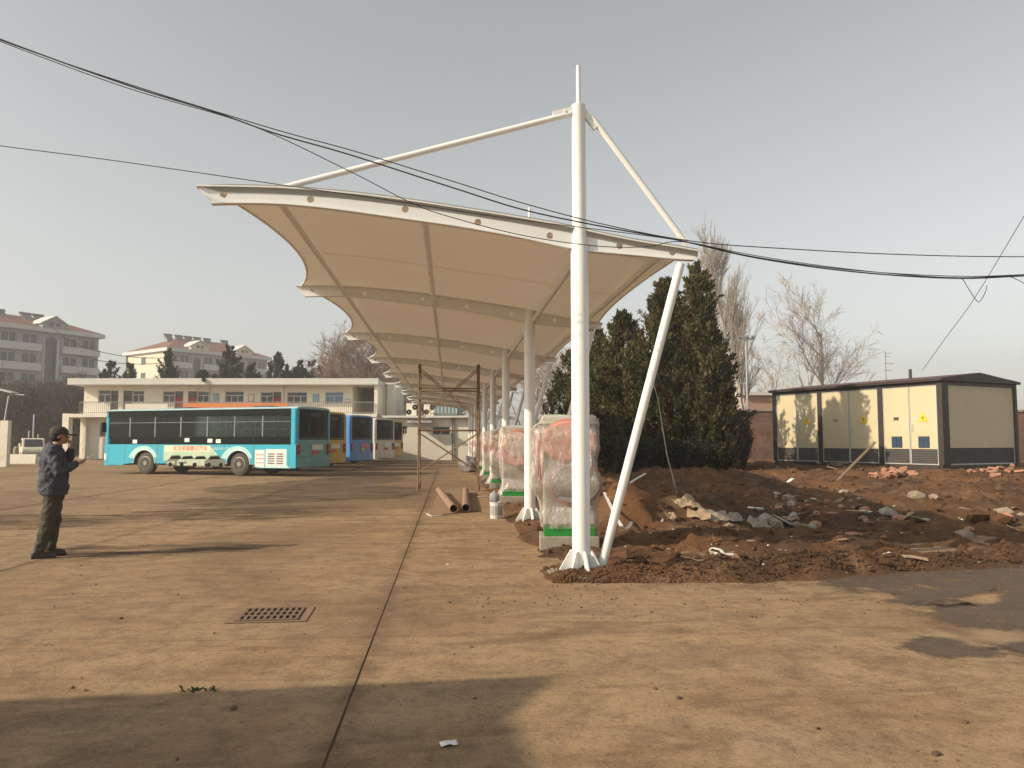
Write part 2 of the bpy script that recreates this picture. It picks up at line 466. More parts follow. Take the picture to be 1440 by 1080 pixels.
# the heap and field of dug-out soil on the right
def fnoise(x, y, s, oct=4):
    return mnoise.fractal(Vector((x * s, y * s, 3.7)), 1.0, 2.0, oct, noise_basis='PERLIN_ORIGINAL')
YE = [(0, 8.3), (1.2, 8.28), (3.2, 8.15), (4.3, 8.5), (5.6, 8.75), (7, 9.1), (12, 9.6), (40, 10.5)]
MOUNDS = [(3.1, 13.9, .50, .62, .9), (4.1, 14.6, .30, .9, .8), (5.5, 15.6, .16, 1.0, .7), (2.9, 17.0, .45, .5, 1.4),
          (7.2, 17.5, .12, 1.0, .8), (11.2, 16.6, .20, 1.6, .8), (13.0, 17.4, .16, 1.6, .9), (9.0, 13.8, .14, 1.0, .4),
          (16.5, 16.4, .18, 1.8, 1.2), (6.6, 20.5, .2, 1.5, 1.2), (8.3, 12.6, .12, 1.2, .4)]
def dirt_h(x, y):
    el = 1.06 + .16 * fnoise(0, y, .9) + (.25 if 9.6 < y < 10.2 else 0)
    ey = interp(YE, x) + .22 * fnoise(x, 1.0, .8)
    d = min(x - el, y - ey)
    if d < -.05: return -.04
    ins = sstep(-.05, .45, d)
    h = -.012 + .06 * ins
    far = sstep(1.9, 2.9, x)
    h += .54 * sstep(12.0, 22.5, y) * sstep(2.0, 5.0, x)
    for mx, my, a, sx, sy in MOUNDS:
        h += far * a * math.exp(-((x - mx) / sx) ** 2 - ((y - my) / sy) ** 2) * (1 + .35 * fnoise(x, y, 1.6))
    # ridge of damp clods along the edge and a rut behind it
    rd = y - (interp(YE, x) + .45 + .15 * fnoise(x, 0, .5))
    h += .055 * math.exp(-(rd / .22) ** 2) * ins * sstep(7.5, 5, x) - .04 * math.exp(-((rd - 1.1) / .3) ** 2) * ins
    h += ins * (.075 * fnoise(x, y, .9) + .075 * fnoise(x, y, 2.6) + .055 * abs(fnoise(x, y, 6.0, 3))) * (.6 + .7 * far)
    return h
def steps(a, segs):
    out = [a]
    for end, st in segs:
        while out[-1] < end - 1e-6: out.append(out[-1] + st)
    return out
gx = steps(.7, [(8, .085), (18, .16), (50, .8)])
gy = steps(7.7, [(12, .075), (26, .15), (48, .8)])
hv = [(x, y, dirt_h(x, y)) for y in gy for x in gx]
nx = len(gx)
hf = [(j * nx + i, j * nx + i + 1, (j + 1) * nx + i + 1, (j + 1) * nx + i) for j in range(len(gy) - 1) for i in range(nx - 1)]
o = put('dirt_ground', MB().add(hv, hf).mesh('dirt_ground', False), 'soil', smooth=False)
o.data.polygons.foreach_set('use_smooth', [True] * len(o.data.polygons))
o['kind'] = 'structure'
def octa(mb, c, r, rnd):
    a, b, d = [r * rnd.uniform(.6, 1.3) for _ in range(3)]
    rz = rnd.uniform(0, 3.14); ca, sa = math.cos(rz), math.sin(rz)
    pts = [(a, 0, 0), (-a, 0, 0), (0, b, 0), (0, -b, 0), (0, 0, d * .8), (0, 0, -d * .8)]
    pts = [(p[0] + rnd.uniform(-.2, .2) * r, p[1] + rnd.uniform(-.2, .2) * r, p[2]) for p in pts]
    mb.add([(c[0] + p[0] * ca - p[1] * sa, c[1] + p[0] * sa + p[1] * ca, c[2] + p[2]) for p in pts],
           [(0, 2, 4), (2, 1, 4), (1, 3, 4), (3, 0, 4), (2, 0, 5), (1, 2, 5), (3, 1, 5), (0, 3, 5)])
rnd = random.Random(5)
clod = MB()
for k in range(9500):
    if k < 3000:
        x = 1.1 + rnd.random() ** 1.5 * 7; y = interp(YE, x) + .1 + abs(rnd.gauss(.25, .3))
        r = rnd.uniform(.008, .028)
    else:
        x = 1.3 + rnd.random() * 19; y = 8.6 + rnd.random() ** 1.2 * 16; r = .012 + .05 * rnd.random() ** 3 + (.05 if rnd.random() < .03 else 0)
    h = dirt_h(x, y)
    if h < -.005: continue
    octa(clod, (x, y, h + r * .3), r, rnd)
o = part('soil_clods', clod, 'soil', None); o['kind'] = 'stuff'
tag(o, 'crumbs and clods of damp brown soil strewn over the dug ground', 'soil')
peb = MB()
for k in range(420):
    x = rnd.uniform(-9, 9); y = 3.2 + rnd.random() ** 1.4 * 16; r = rnd.choice((.006, .008, .01, .014))
    octa(peb, (x, y, r * .3), r, rnd)
for k in range(320):
    x = rnd.uniform(.2, 9); y = interp(YE, max(x, 1.1)) - rnd.random() ** 2 * 1.6; octa(peb, (x, y, .004), rnd.uniform(.006, .016), rnd)
o = part('pebbles', peb, mat('soil_crumb', (.15, .09, .055), (.09, .055, .035), rough=.95), None); o['kind'] = 'stuff'
tag(o, 'loose crumbs and small stones scattered over the concrete yard', 'pebbles')

# damp dark stains on the concrete at the soil's edge
M['wet'] = mat('damp_concrete', (.095, .066, .045), (.13, .09, .06), rough=.6, spec=.2, scale=2.5, world_co=True, bump=.2, bscale=40, dirt=(.20, .14, .09), dscale=2.2, dlo=.62, dhi=.72)
def blob(name, pts, z, material, rim=.13):
    # smooth closed outline through ground points, laid as a thin sheet
    n = len(pts); out = []
    for i in range(n):
        p0, p1, p2, p3 = [Vector(pts[(i + k - 1) % n][:2]) for k in range(4)]
        for s in range(6):
            t = s / 6
            q = .5 * ((2 * p1) + (p2 - p0) * t + (2 * p0 - 5 * p1 + 4 * p2 - p3) * t * t + (3 * p1 - p0 - 3 * p2 + p3) * t ** 3)
            q += Vector((fnoise(q.x, q.y, 3.0), fnoise(q.x + 9, q.y, 3.0))) * .05
            out.append((q.x, q.y, z))
    n2 = len(out); cen = []
    area = sum(out[i][0] * out[(i + 1) % n2][1] - out[(i + 1) % n2][0] * out[i][1] for i in range(n2))
    sg = 1 if area > 0 else -1
    for i in range(n2):
        a, b = Vector(out[i - 1][:2]), Vector(out[(i + 1) % n2][:2]); d = (b - a).normalized() * sg
        p = Vector(out[i][:2]); cen.append((p.x + d.y * rim, p.y - d.x * rim, z))      # soft outer rim
    me = MB().add(out + cen, [tuple(range(n2))] + [(i, (i + 1) % n2, n2 + (i + 1) % n2, n2 + i) for i in range(n2)]).mesh(name, False)
    at = me.attributes.new('soft', 'FLOAT', 'POINT')
    at.data.foreach_set('value', [1.0] * n2 + [0.0] * n2)
    o = put(name, me, material)
    o['kind'] = 'structure'
    return o
def soften(mt, amax, nscale=6, lo=-.55, hi=.35, stretch=None):
  _nt = mt.node_tree
  _at = _nt.nodes.new('ShaderNodeAttribute'); _at.attribute_name = 'soft'
  _g = _nt.nodes.new('ShaderNodeNewGeometry')
  _a = _math(_nt, 'ADD', _at.outputs['Fac'], _ramp(_nt, _noise(_nt, _g.outputs['Position'] if stretch is None else _scaled(_nt, _g.outputs['Position'], stretch, R(6)), nscale, 7, .75), .3, .7, lo, hi))
  _tr = _nt.nodes.new('ShaderNodeBsdfTransparent'); _mx = _nt.nodes.new('ShaderNodeMixShader')
  _nt.links.new(_ramp(_nt, _a, .3, .8, 0, amax), _mx.inputs[0]); _nt.links.new(_tr.outputs[0], _mx.inputs[1]); _nt.links.new(_nt.nodes['Principled BSDF'].outputs[0], _mx.inputs[2])
  _nt.links.new(_mx.outputs[0], _nt.nodes['Material Output'].inputs[0])
soften(M['wet'], .88, 3.0, -.75, .35)
blob('wet_stain', [G(*p) for p in [(1110, 806), (1150, 812), (1200, 830), (1262, 834), (1275, 848), (1350, 850), (1340, 838), (1395, 828), (1420, 842), (1405, 852), (1330, 853), (1320, 866), (1345, 879), (1400, 882), (1520, 884), (1600, 850), (1560, 806), (1440, 795), (1300, 798)]], .0045, 'wet', .28)
blob('wet_stain', [G(*p) for p in [(1285, 908), (1320, 902), (1350, 908), (1380, 914), (1350, 921), (1310, 919)]], .0045, 'wet', .28)
blob('wet_stain', [G(*p) for p in [(1425, 908), (1460, 902), (1500, 915), (1450, 922)]], .0045, 'wet', .28)

M['grime'] = mat('tyre_grime', (.055, .038, .025), (.085, .058, .038), rough=.9, scale=2, world_co=True, spec=.1)
soften(M['grime'], .55, 1.6, -1.25, .35, (.5, 2.6, 1))
for pts in ([(-30, 727), (60, 724), (160, 728), (140, 738), (40, 742), (-30, 741)], [(180, 722), (300, 716), (430, 712), (500, 716), (430, 726), (300, 731), (200, 730)],
            [(250, 704), (380, 692), (520, 684), (590, 688), (560, 700), (420, 706), (300, 711)], [(300, 686), (420, 676), (540, 668), (560, 676), (440, 688), (330, 694)],
            [(100, 772), (200, 768), (330, 765), (350, 772), (230, 780), (110, 782)]):
    blob('grime_stain', [G(*p) for p in pts], .0042, 'grime', .8)

# ================================================================== CANOPY
Y1 = 8.9
RIBS = [8.9, 14.6, 20.9, 27.1, 33.3, 39.4, 45.5, 51.6, 57.7]
top_px = [(278, 263), (330, 263.5), (394, 265), (450, 269), (503, 274), (573, 283), (640, 293), (734, 308), (807, 321), (829, 327), (898, 341), (955, 349), (980, 354)]
bot_px = [(298, 286), (340, 285), (394, 286), (450, 291), (503, 298), (594, 311), (640, 317), (734, 334), (807, 351), (829, 353), (898, 359), (955, 364.5), (975, 365)]
TOP = [(p.x, p.z) for p in (P(a, b, Y1) for a, b in top_px)]
BOT = [(p.x, p.z) for p in (P(a, b, Y1) for a, b in bot_px)]
XL, XR = TOP[0][0], TOP[-1][0]
colx = P(817, 700, Y1).x
canopy = thing('membrane_canopy', 'long white tensile membrane canopy on a row of masts over the chargers', 'canopy', (colx, Y1, 0))
CO = -canopy.location
def cpart(name, mb, material, parent=None, **k):
    o = part(name, mb, material, parent or canopy, **k)
    if parent is None: o.location = CO
    return o
def smooth_line(tab, n=48):
    xs = [lerp(tab[0][0], tab[-1][0], i / n) for i in range(n + 1)]
    ys = [interp(tab, x) for x in xs]
    for _ in range(3): ys = [ys[0]] + [(ys[i - 1] + 2 * ys[i] + ys[i + 1]) / 4 for i in range(1, n)] + [ys[-1]]
    return list(zip(xs, ys))
TOPS, BOTS = smooth_line(TOP), smooth_line(BOT)
hole_px = [(315, 274), (437, 281), (570, 295), (672, 313), (773, 332), (871, 346), (945, 355)]
def rib_mesh():
    cu = bpy.data.curves.new('rib', 'CURVE'); cu.dimensions = '2D'; cu.fill_mode = 'BOTH'; cu.extrude = .02
    def spl(pts):
        s = cu.splines.new('POLY'); s.points.add(len(pts) - 1); s.use_cyclic_u = True
        for i, p in enumerate(pts): s.points[i].co = (p[0], p[1], 0, 1)
    spl(TOPS + list(reversed(BOTS)))
    for a, b in hole_px:
        c = P(a, b, Y1); r = .040
        spl([(c.x + r * math.cos(2 * math.pi * k / 16), c.z + r * math.sin(2 * math.pi * k / 16)) for k in range(16)])
    t = bpy.data.objects.new('rib', cu); COL.objects.link(t); bpy.context.view_layer.update()
    me = bpy.data.meshes.new_from_object(t.evaluated_get(bpy.context.evaluated_depsgraph_get()))
    bpy.data.objects.remove(t); bpy.data.curves.remove(cu)
    me.transform(Matrix.Rotation(R(90), 4, 'X')); me.name = 'rib'
    me.materials.clear(); me.materials.append(M['white_steel'])
    return me
rib_me = rib_mesh()
def strip(line, y0, y1, dz0, dz1):
    mb = MB(); n = len(line); v = []
    for x, z in line: v += [(x, y0, z + dz0), (x, y1, z + dz0), (x, y1, z + dz1), (x, y0, z + dz1)]
    f = []
    for i in range(n - 1):
        for k in range(4):
            k2 = (k + 1) % 4; f.append((4 * i + k, 4 * i + k2, 4 * i + 4 + k2, 4 * i + 4 + k))
    f += [(0, 1, 2, 3), tuple(4 * n - 4 + k for k in (3, 2, 1, 0))]
    return mb.add(v, f)
flange_me = strip(TOPS, -.06, .06, -.008, .008).mesh('flange')
lflange_me = strip(BOTS, -.045, .045, -.014, 0).mesh('flange')
# cove-shaped membrane clamp on the open end rib
mb = MB(); v = []; f = []
prof = [(-.022, -.075), (-.026, -.06), (-.035, -.035), (-.05, -.012), (-.055, .008), (-.04, .018), (.0, .022)]
m_ = len(prof)
for i, (x, z) in enumerate(TOPS):
    k = min(1, i / 3 + .3)
    v += [(x, py * k, z + pz * min(1, .55 + i / 6)) for py, pz in prof]
for i in range(len(TOPS) - 1):
    for k in range(m_ - 1): f.append((i * m_ + k, i * m_ + k + 1, (i + 1) * m_ + k + 1, (i + 1) * m_ + k))
mb.add(v, f)
clamp_me = mb.mesh('edge_clamp')
# column
zc_top = P(817, 150, Y1).z; zc_rib = P(817, 352, Y1).z; z_ribtop = P(817, 322, Y1).z; z_tip = P(817, 93, Y1).z
def column_parts():
    low = MB().lathe([(.102, .0), (.102, zc_rib + .02), (.095, zc_rib + .05), (.086, zc_rib + .10), (.082, z_ribtop + .05), (.080, zc_top - .01), (.084, zc_top), (.084, zc_top + .012), (.03, zc_top + .014)], n=28)
    spire = MB().tube((0, 0, zc_top), (0, 0, z_tip), .029, .026, 12)
    plate = MB().lathe([(.27, .0), (.27, .022)], n=24)
    gus = MB().prism([(.095, .02), (.265, .02), (.265, .06), (.135, .27), (.095, .27)], 'y', -.008, .008)
    return low.mesh('column'), spire.mesh('spire'), plate.mesh('base_plate'), gus.mesh('stiffener')
col_me, spire_me, plate_me, gus_me = column_parts()
tl0, tl1 = P(803, 160, Y1), P(402, 263, Y1)
tr0, tr1 = P(831, 163, Y1), P(960, 336, Y1)
b0, b1 = P(957, 371, Y1), P(843, 795, Y1)
def rel(p): return (p.x - colx, 0, p.z)
def rod(p, q, r): return MB().tube(p, q, r, r, 12)
tieL, tieR = rod(rel(tl0), rel(tl1), .036).mesh('tie_rod'), rod(rel(tr0), rel(tr1), .036).mesh('tie_rod')
brace_me = rod((b0.x - colx, .0, b0.z), (b1.x - colx, .0, .0), .052).mesh('brace')
def clevis(p, d, ln=.16):
    d = Vector(d).normalized(); s = Vector((0, 1, 0)); u = d.cross(s); mb = MB(); p = Vector(p)
    for k in (-1, 1): mb.obox(p + d * ln * .5 + s * k * .022, d * ln * .5, s * .006, u * .036)
    mb.tube(p + d * ln * .45 - s * .04, p + d * ln * .45 + s * .04, .014, n=8)
    return mb
dl = Vector(rel(tl1)) - Vector(rel(tl0)); dr = Vector(rel(tr1)) - Vector(rel(tr0))
cl_me = [clevis((-.05, 0, tl0.z + .05), dl, .26).mesh('clevis'), clevis((.05, 0, tr0.z + .06), dr, .26).mesh('clevis'),
         clevis(Vector(rel(tl1)) - dl.normalized() * .05, dl, .14).mesh('clevis'), clevis(Vector(rel(tr1)) - dr.normalized() * .05, dr, .14).mesh('clevis')]
for i, y in enumerate(RIBS):
    dy = y - Y1
    r = put('rib', rib_me, None, canopy, Vector((0, y, 0)) + CO)
    put('flange', flange_me, 'white_steel', r); put('flange', lflange_me, 'white_steel', r)
    if i == 0: put('edge_clamp', clamp_me, 'grey_clamp', r, (0, 0, .01), smooth=True)
    c = put('column', col_me, 'white_steel', canopy, (0, dy, 0), smooth=True)
    put('spire', spire_me, 'white_steel', c, smooth=True)
    put('base_plate', plate_me, 'white_steel', c)
    for k in range(8):
        g = put('stiffener', gus_me, 'white_steel', c); g.rotation_euler = (0, 0, R(45 * k + 10))
    for me in (tieL, tieR):
        t = put('tie_rod', me, 'white_steel', canopy, (0, dy, 0), smooth=True)
        for cm in (cl_me[0::2] if me is tieL else cl_me[1::2]): put('clevis', cm, 'white_steel', t)
    put('brace', brace_me, 'white_steel', canopy, (0, dy, 0), smooth=True)
# membrane bays
def ztop(x): return interp(TOPS, x)
def bay(y0, y1):
    nu, nv = 26, 12; v = []; f = []
    for j in range(nv + 1):
        t = j / nv; s = 4 * t * (1 - t)
        xl = XL + .10 + .46 * s; xr = XR - .08 - .16 * s
        for i in range(nu + 1):
            u = i / nu; x = lerp(xl, xr, u)
            sag = (.05 + .05 * math.sin(math.pi * u)) * s
            v.append((x, lerp(y0, y1, t), ztop(x) + .012 - sag))
    for j in range(nv):
        for i in range(nu): a = j * (nu + 1) + i; f.append((a, a + 1, a + nu + 2, a + nu + 1))
    e0 = [v[j * (nu + 1)] for j in range(nv + 1)]; e1 = [v[j * (nu + 1) + nu] for j in range(nv + 1)]
    seams = []
    for j in (6,): seams.append([v[j * (nu + 1) + i] for i in range(nu + 1)])
    return MB().add(v, f), e0, e1, seams
for y0, y1 in zip(RIBS, RIBS[1:]):
    mb, e0, e1, seams = bay(y0 + .001, y1 - .001)
    m_o = cpart('membrane_panel', mb, 'membrane', smooth=True, fixn=False)
    for e in (e0, e1):
        part('edge_cable', MB().path(e, .016, 8), 'white_steel', m_o, smooth=True)
    for s in seams:
        sv = []; sf = []
        for k, p in enumerate(s): sv += [(p[0], p[1] - .016, p[2] - .003), (p[0], p[1] + .016, p[2] - .003)]
        for k in range(len(s) - 1): sf.append((2 * k, 2 * k + 1, 2 * k + 3, 2 * k + 2))
        part('seam', MB().add(sv, sf), 'membrane', m_o)
for x in (-1.94, -.30, 1.56, 2.46):
    for y0, y1 in zip(RIBS, RIBS[1:]):
        z = interp(BOTS, x) + .05
        pts = [(x, lerp(y0, y1, t / 8), z) for t in range(9)]
        cpart('purlin', MB().path(pts, .042, 10), 'white_steel', smooth=True)
single('column_footing', MB().lathe([(.40, .0), (.42, .045), (.30, .06)], n=28), 'concrete', 'pale round concrete footing of the canopy mast beside the leaning brace', 'footing', loc=(colx + .03, Y1, -.01))

# ================================================================== WRAPPED CHARGERS
M['charger'] = mat('charger_cabinet_paint', (.55, .53, .49), (.50, .47, .42), rough=.45, scale=2, dirt=(.36, .28, .2), dlo=.6)
M['charger_dk'] = mat('charger_grey_panel', (.30, .28, .265), (.26, .24, .22), rough=.4)
M['charger_pink'] = mat('charger_cover', (.72, .36, .30), (.62, .28, .22), rough=.4)
M['charger_red'] = mat('charger_red_trim', (.56, .24, .19), (.50, .20, .15), rough=.35)
M['charger_pale'] = mat('charger_pale_cover', (.70, .56, .49), (.62, .48, .41), rough=.4)
M['green'] = mat('green_skirt', (.02, .27, .035), (.015, .20, .03), rough=.5)
M['palegreen'] = mat('green_tinted_film', (.38, .46, .36), (.46, .50, .40), rough=.35, bump=.6, bscale=14)
def ellipse_panel(cx, cz, rx, rz, y0, y1, n=32):
    return MB().prism([(cx + rx * math.cos(2 * math.pi * k / n), cz + rz * math.sin(2 * math.pi * k / n)) for k in range(n)], 'y', y0, y1)
def ellipse_ring(cx, cz, rx, rz, y, r, n=40):
    pts = [(cx + rx * math.cos(2 * math.pi * k / n), y, cz + rz * math.sin(2 * math.pi * k / n)) for k in range(n + 1)]
    return MB().path(pts, r, 6, cap=False)
def make_charger(loc, rz, label, seed, kind):
    rr = random.Random(seed)
    t = thing('charging_cabinet', label, 'charger', loc, rz, 'film wrapped charging cabinets under the canopy')
    W, D, H = .72, .56, 1.78                     # origin: front left corner, front faces -y
    part('plinth', MB().box(-.05, W + .05, -.03, D + .04, -.02, .19), 'concrete', t, bevel=.015)
    part('skirt', MB().box(.01, W - .01, .012, D - .01, .19, .34), 'green', t, bevel=.005)
    part('cabinet', MB().box(0, W, 0, D, .34, H), 'charger', t, bevel=.03)
    part('lid', MB().box(-.02, W + .02, -.02, D + .02, H, H + .07), 'charger', t, bevel=.02)
    if kind == 0:
        part('upper_cover', ellipse_panel(W * .50, 1.50, .36, .28, -.15, .01), 'charger_pink', t, bevel=.03)
        part('trim_ring', ellipse_ring(W * .50, 1.50, .365, .285, -.10, .02), 'charger_red', t, smooth=True)
        part('lower_cover', ellipse_panel(W * .62, .92, .35, .29, -.12, .01), 'charger_dk', t, bevel=.03)
        part('trim_ring', ellipse_ring(W * .62, .92, .355, .295, -.08, .014), 'charger_red', t, smooth=True)
        coil = MB().path([(-.05 + .06 * math.cos(a * 1.0) * .4, .16 + .19 * math.cos(a), 1.3 + .33 * math.sin(a)) for a in [k * .3 for k in range(43)]], .04, 8)
        part('cable_coil', coil, 'charger_pink', t, smooth=True)
        fx0, fx1, fy0 = -.17, W + .04, -.21
    else:
        part('upper_cover', ellipse_panel(W * .5, 1.32, .37, .42, -.15, .01), 'charger_pink', t, bevel=.03)
        part('trim_ring', ellipse_ring(W * .5, 1.32, .375, .425, -.10, .02), 'charger_red', t, smooth=True)
        part('screen', ellipse_panel(W * .5, 1.42, .28, .30, -.17, -.14), 'charger_pale', t, bevel=.01)
        part('trim_ring', ellipse_ring(W * .5, 1.42, .285, .305, -.16, .012), 'charger_red', t, smooth=True)
        part('keyhole', ellipse_panel(W * .33, 1.52, .022, .022, -.178, -.165, 12), 'black', t)
        fx0, fx1, fy0 = -.07, W + .05, -.20
    # loose stretch film around the whole cabinet
    n, m = 56, 34; v = []; f = []
    for j in range(m + 1):
        z = lerp(.30, H + .03, j / m)
        for k in range(n):
            a = 2 * math.pi * k / n; c, s_ = math.cos(a), math.sin(a)
            e = .22
            ux = abs(c) ** e * (1 if c > 0 else -1); uy = abs(s_) ** e * (1 if s_ > 0 else -1)
            bulge = sstep(.55, .95, z) * sstep(1.85, 1.6, z)
            x0 = lerp(-.02, fx0, bulge); y0 = lerp(-.03, fy0, bulge)
            x = lerp(x0, fx1, (ux + 1) / 2); y = lerp(y0, D + .04, (uy + 1) / 2)
            nn = .050 * mnoise.fractal(Vector((x * 5 + seed, y * 5, z * 3)), 1, 2, 4)
            x += ux * nn; y += uy * nn
            v.append((x, y, z + .02 * mnoise.noise(Vector((x * 6, y * 6, seed)))))
    for j in range(m):
        for k in range(n): k2 = (k + 1) % n; f.append((j * n + k, j * n + k2, (j + 1) * n + k2, (j + 1) * n + k))
    part('stretch_film', MB().add(v, f), 'film', t, smooth=True)
    v = []; f = []
    for j in range(7):
        for i in range(13):
            x = lerp(-.05, W + .05, i / 12); y = lerp(-.05, D + .05, j / 6)
            ed = 1 if i in (0, 12) or j in (0, 6) else 0
            v.append((x, y, H + .085 - ed * .13 + .012 * mnoise.noise(Vector((x * 9, y * 9, seed * 3.1)))))
    for j in range(6):
        for i in range(12): a = j * 13 + i; f.append((a, a + 1, a + 14, a + 13))
    part('film_cap', MB().add(v, f), 'palegreen' if kind == 0 else 'film', t, smooth=True)
    return t
c1 = G(762, 774)
make_charger((c1.x + .02, c1.y, .0), R(-6), 'film wrapped charging cabinet with grey lower cover and cable coil, right behind the braced mast', 1, 0)
c2 = G(706, 709)
make_charger((c2.x, c2.y, 0), R(-4), 'film wrapped charging cabinet with big pink oval cover, behind the second mast', 2, 1)
for k, y in enumerate((24.6, 30.6, 36.6, 42.6, 48.6, 54.6)):
    lab = 'film wrapped charging cabinet, %s in line counted from the braced mast' % ('third', 'fourth', 'fifth', 'sixth', 'seventh', 'eighth')[k]
    make_charger((1.30 + .02 * k, y, 0), R(-4), lab, 3 + k, 1)

# ================================================================== SCAFFOLD TOWER
sc0 = G(588, 691); sc1 = G(674, 692)
sx0, sx1, sy0 = sc0.x, sc1.x, sc0.y
sH = P(590, 512, sy0).z
scaf = thing('scaffold_tower', 'rusty steel scaffold tower with crossed braces standing under the canopy', 'scaffold', (sx0, sy0, 0))
sw, sd = sx1 - sx0, 1.25
for x in (0, sw):
    for y in (0, sd):
        p = part('upright', MB().tube((x, y, .05), (x, y, sH + (.12 if y else 0)), .024), 'rust_tube', scaf, smooth=True)
        part('foot', MB().box(x - .06, x + .06, y - .06, y + .06, 0, .02).tube((x, y, .02), (x, y, .18), .036).lathe([(.055, 0), (.055, .03)], (x, y, .13), 12), 'rust_tube', p)
    for z in (.95, 1.85, 2.75, sH - .15):
        part('end_bar', MB().tube((x, 0, z), (x, sd, z), .019, n=8), 'rust_tube', scaf, smooth=True)
zm, zt = P(590, 605, sy0).z, P(590, 546, sy0).z
for y in (0, sd):
    for z in (zm, zt):
        part('ledger', MB().tube((0, y, z), (sw, y, z), .02, n=8), 'rust_tube', scaf, smooth=True)
for y, (za, zb) in ((0, (.55, zm - .08)), (sd, (.55, zm - .08)), (0, (zm + .35, sH - .1)), (sd, (zm + .35, sH - .1))):
    part('cross_brace', MB().tube((0, y - .03, za), (sw, y - .03, zb), .014, n=8), 'rust_tube', scaf, smooth=True)
    part('cross_brace', MB().tube((0, y - .055, zb), (sw, y - .055, za), .014, n=8), 'rust_tube', scaf, smooth=True)
for x in (0, sw):
    for z in (zm, zt, .55, zm - .08, zm + .35, sH - .1):
        part('coupler', MB().tube((x, -.04, z - .03), (x, -.04, z + .03), .034, n=8), 'rust_tube', scaf)

# ================================================================== THINGS ON THE YARD
def open_pipe(a, b, r, wall, name, label):
    a, b = Vector(a), Vector(b); d = (b - a).normalized(); n = 20
    s = d.cross(Vector((0, 0, 1))).normalized(); u = s.cross(d); v = []; f = []
    for p in (a, b):
        for rad in (r, r - wall):
            for k in range(n): an = 2 * math.pi * k / n; v.append(p + (s * math.cos(an) + u * math.sin(an)) * rad)
    for k in range(n):
        k2 = (k + 1) % n
        f += [(k, k2, 2 * n + k2, 2 * n + k), (n + k, 3 * n + k, 3 * n + k2, n + k2), (k, n + k, n + k2, k2), (2 * n + k, 2 * n + k2, 3 * n + k2, 3 * n + k)]
    return single(name, MB().add(v, f), 'rust_pipe', label, 'pipe', 'steel pipes lying on the yard', smooth=True)
pa, pb = G(617, 694), G(638, 722)
qa, qb = G(655, 694), G(655, 721)
up = Vector((0, 0, .085))
open_pipe(pa + up, pb + up, .085, .008, 'steel_pipe', 'rusty steel pipe lying askew next to a parallel pipe on the yard')
open_pipe(qa + up, qb + up, .085, .008, 'steel_pipe', 'rusty steel pipe lying straight along the row between bucket and slanted pipe')
bk = G(698, 729)
bucket = thing('paint_bucket', 'white metal paint bucket with a grey bag stuffed in, left of the row of masts', 'bucket', bk)
M['bucket'] = mat('bucket_print', (.68, .66, .62), (.52, .51, .49), rough=.45, scale=25)
bm_ = MB(); prof = [(.118, 0), (.122, .01), (.124, .30), (.132, .305), (.132, .32), (.126, .32), (.118, .02)]
n_ = 24; v = []; f = []
for r_, z_ in prof:
    for k in range(n_): a = 2 * math.pi * k / n_; v.append((r_ * math.cos(a), r_ * math.sin(a), z_))
for i in range(len(prof) - 1):
    for k in range(n_): k2 = (k + 1) % n_; f.append((i * n_ + k, i * n_ + k2, (i + 1) * n_ + k2, (i + 1) * n_ + k))
f.append(tuple(range(n_))); f.append(tuple(len(v) - n_ + k for k in range(n_)))
part('pail', MB().add(v, f), 'bucket', bucket, smooth=True)
for k in range(5):
    a0 = R(-150 + k * 26)
    part('print_line', MB().obox((.1245 * math.cos(a0), .1245 * math.sin(a0), .16), (-.018 * math.sin(a0), .018 * math.cos(a0), 0), (.001 * math.cos(a0), .001 * math.sin(a0), 0), (0, 0, .09)), 'charger_dk', bucket)
part('handle', MB().path([(.13 * math.cos(t), .03 + .02 * math.sin(t), .30 - .12 * math.sin(t)) for t in [k * math.pi / 10 for k in range(11)]], .004, 6), 'galv', bucket)
single('grey_bag', MB().ico((0, 0, 0), .085, .05, .12, 2, .28), mat('grey_plastic_bag', (.20, .21, .24), (.28, .29, .31), rough=.4, bump=.6, bscale=20),
       'crumpled grey bag sticking out of the paint bucket', 'bag', loc=(bk.x - .035, bk.y, .40), smooth=True)
rnd = random.Random(11)
for k, (a, b) in enumerate((((607, 721), (626, 720)), ((606, 727), (621, 725)), ((600, 724), (606, 727)), ((672, 700), (684, 699)))):
    p, q = G(*a), G(*b); d = (q - p); s = Vector((-d.y, d.x, 0)).normalized()
    single('packing_strip', MB().obox((p + q) / 2 + Vector((0, 0, .008 + .006 * k)), d * .5, s * .02, (0, 0, .004)), 'white_pl', 'thin white packing strip lying on the yard near the rusty pipes', 'strip', 'white strips on the yard')
# thin brown sheet laid for the darker ground patch under the pipes
pp = [G(*p) for p in ((603, 726), (672, 719), (668, 690), (618, 690))]
mb = MB(); mb.add([(p.x, p.y, .004) for p in pp] + [(p.x, p.y, .014) for p in pp], [(0, 1, 2, 3), (4, 5, 6, 7), (0, 1, 5, 4), (1, 2, 6, 5), (2, 3, 7, 6), (3, 0, 4, 7)])
for _o in (o for o in list(COL.objects) if o.name.startswith('steel_pipe')): _o.location.z = .014
single('brown_sheet', mb, mat('sheet_brown', (.27, .17, .10), (.22, .135, .075), rough=.9, world_co=True), 'thin brown sheet lying flat under the two pipes', 'board')
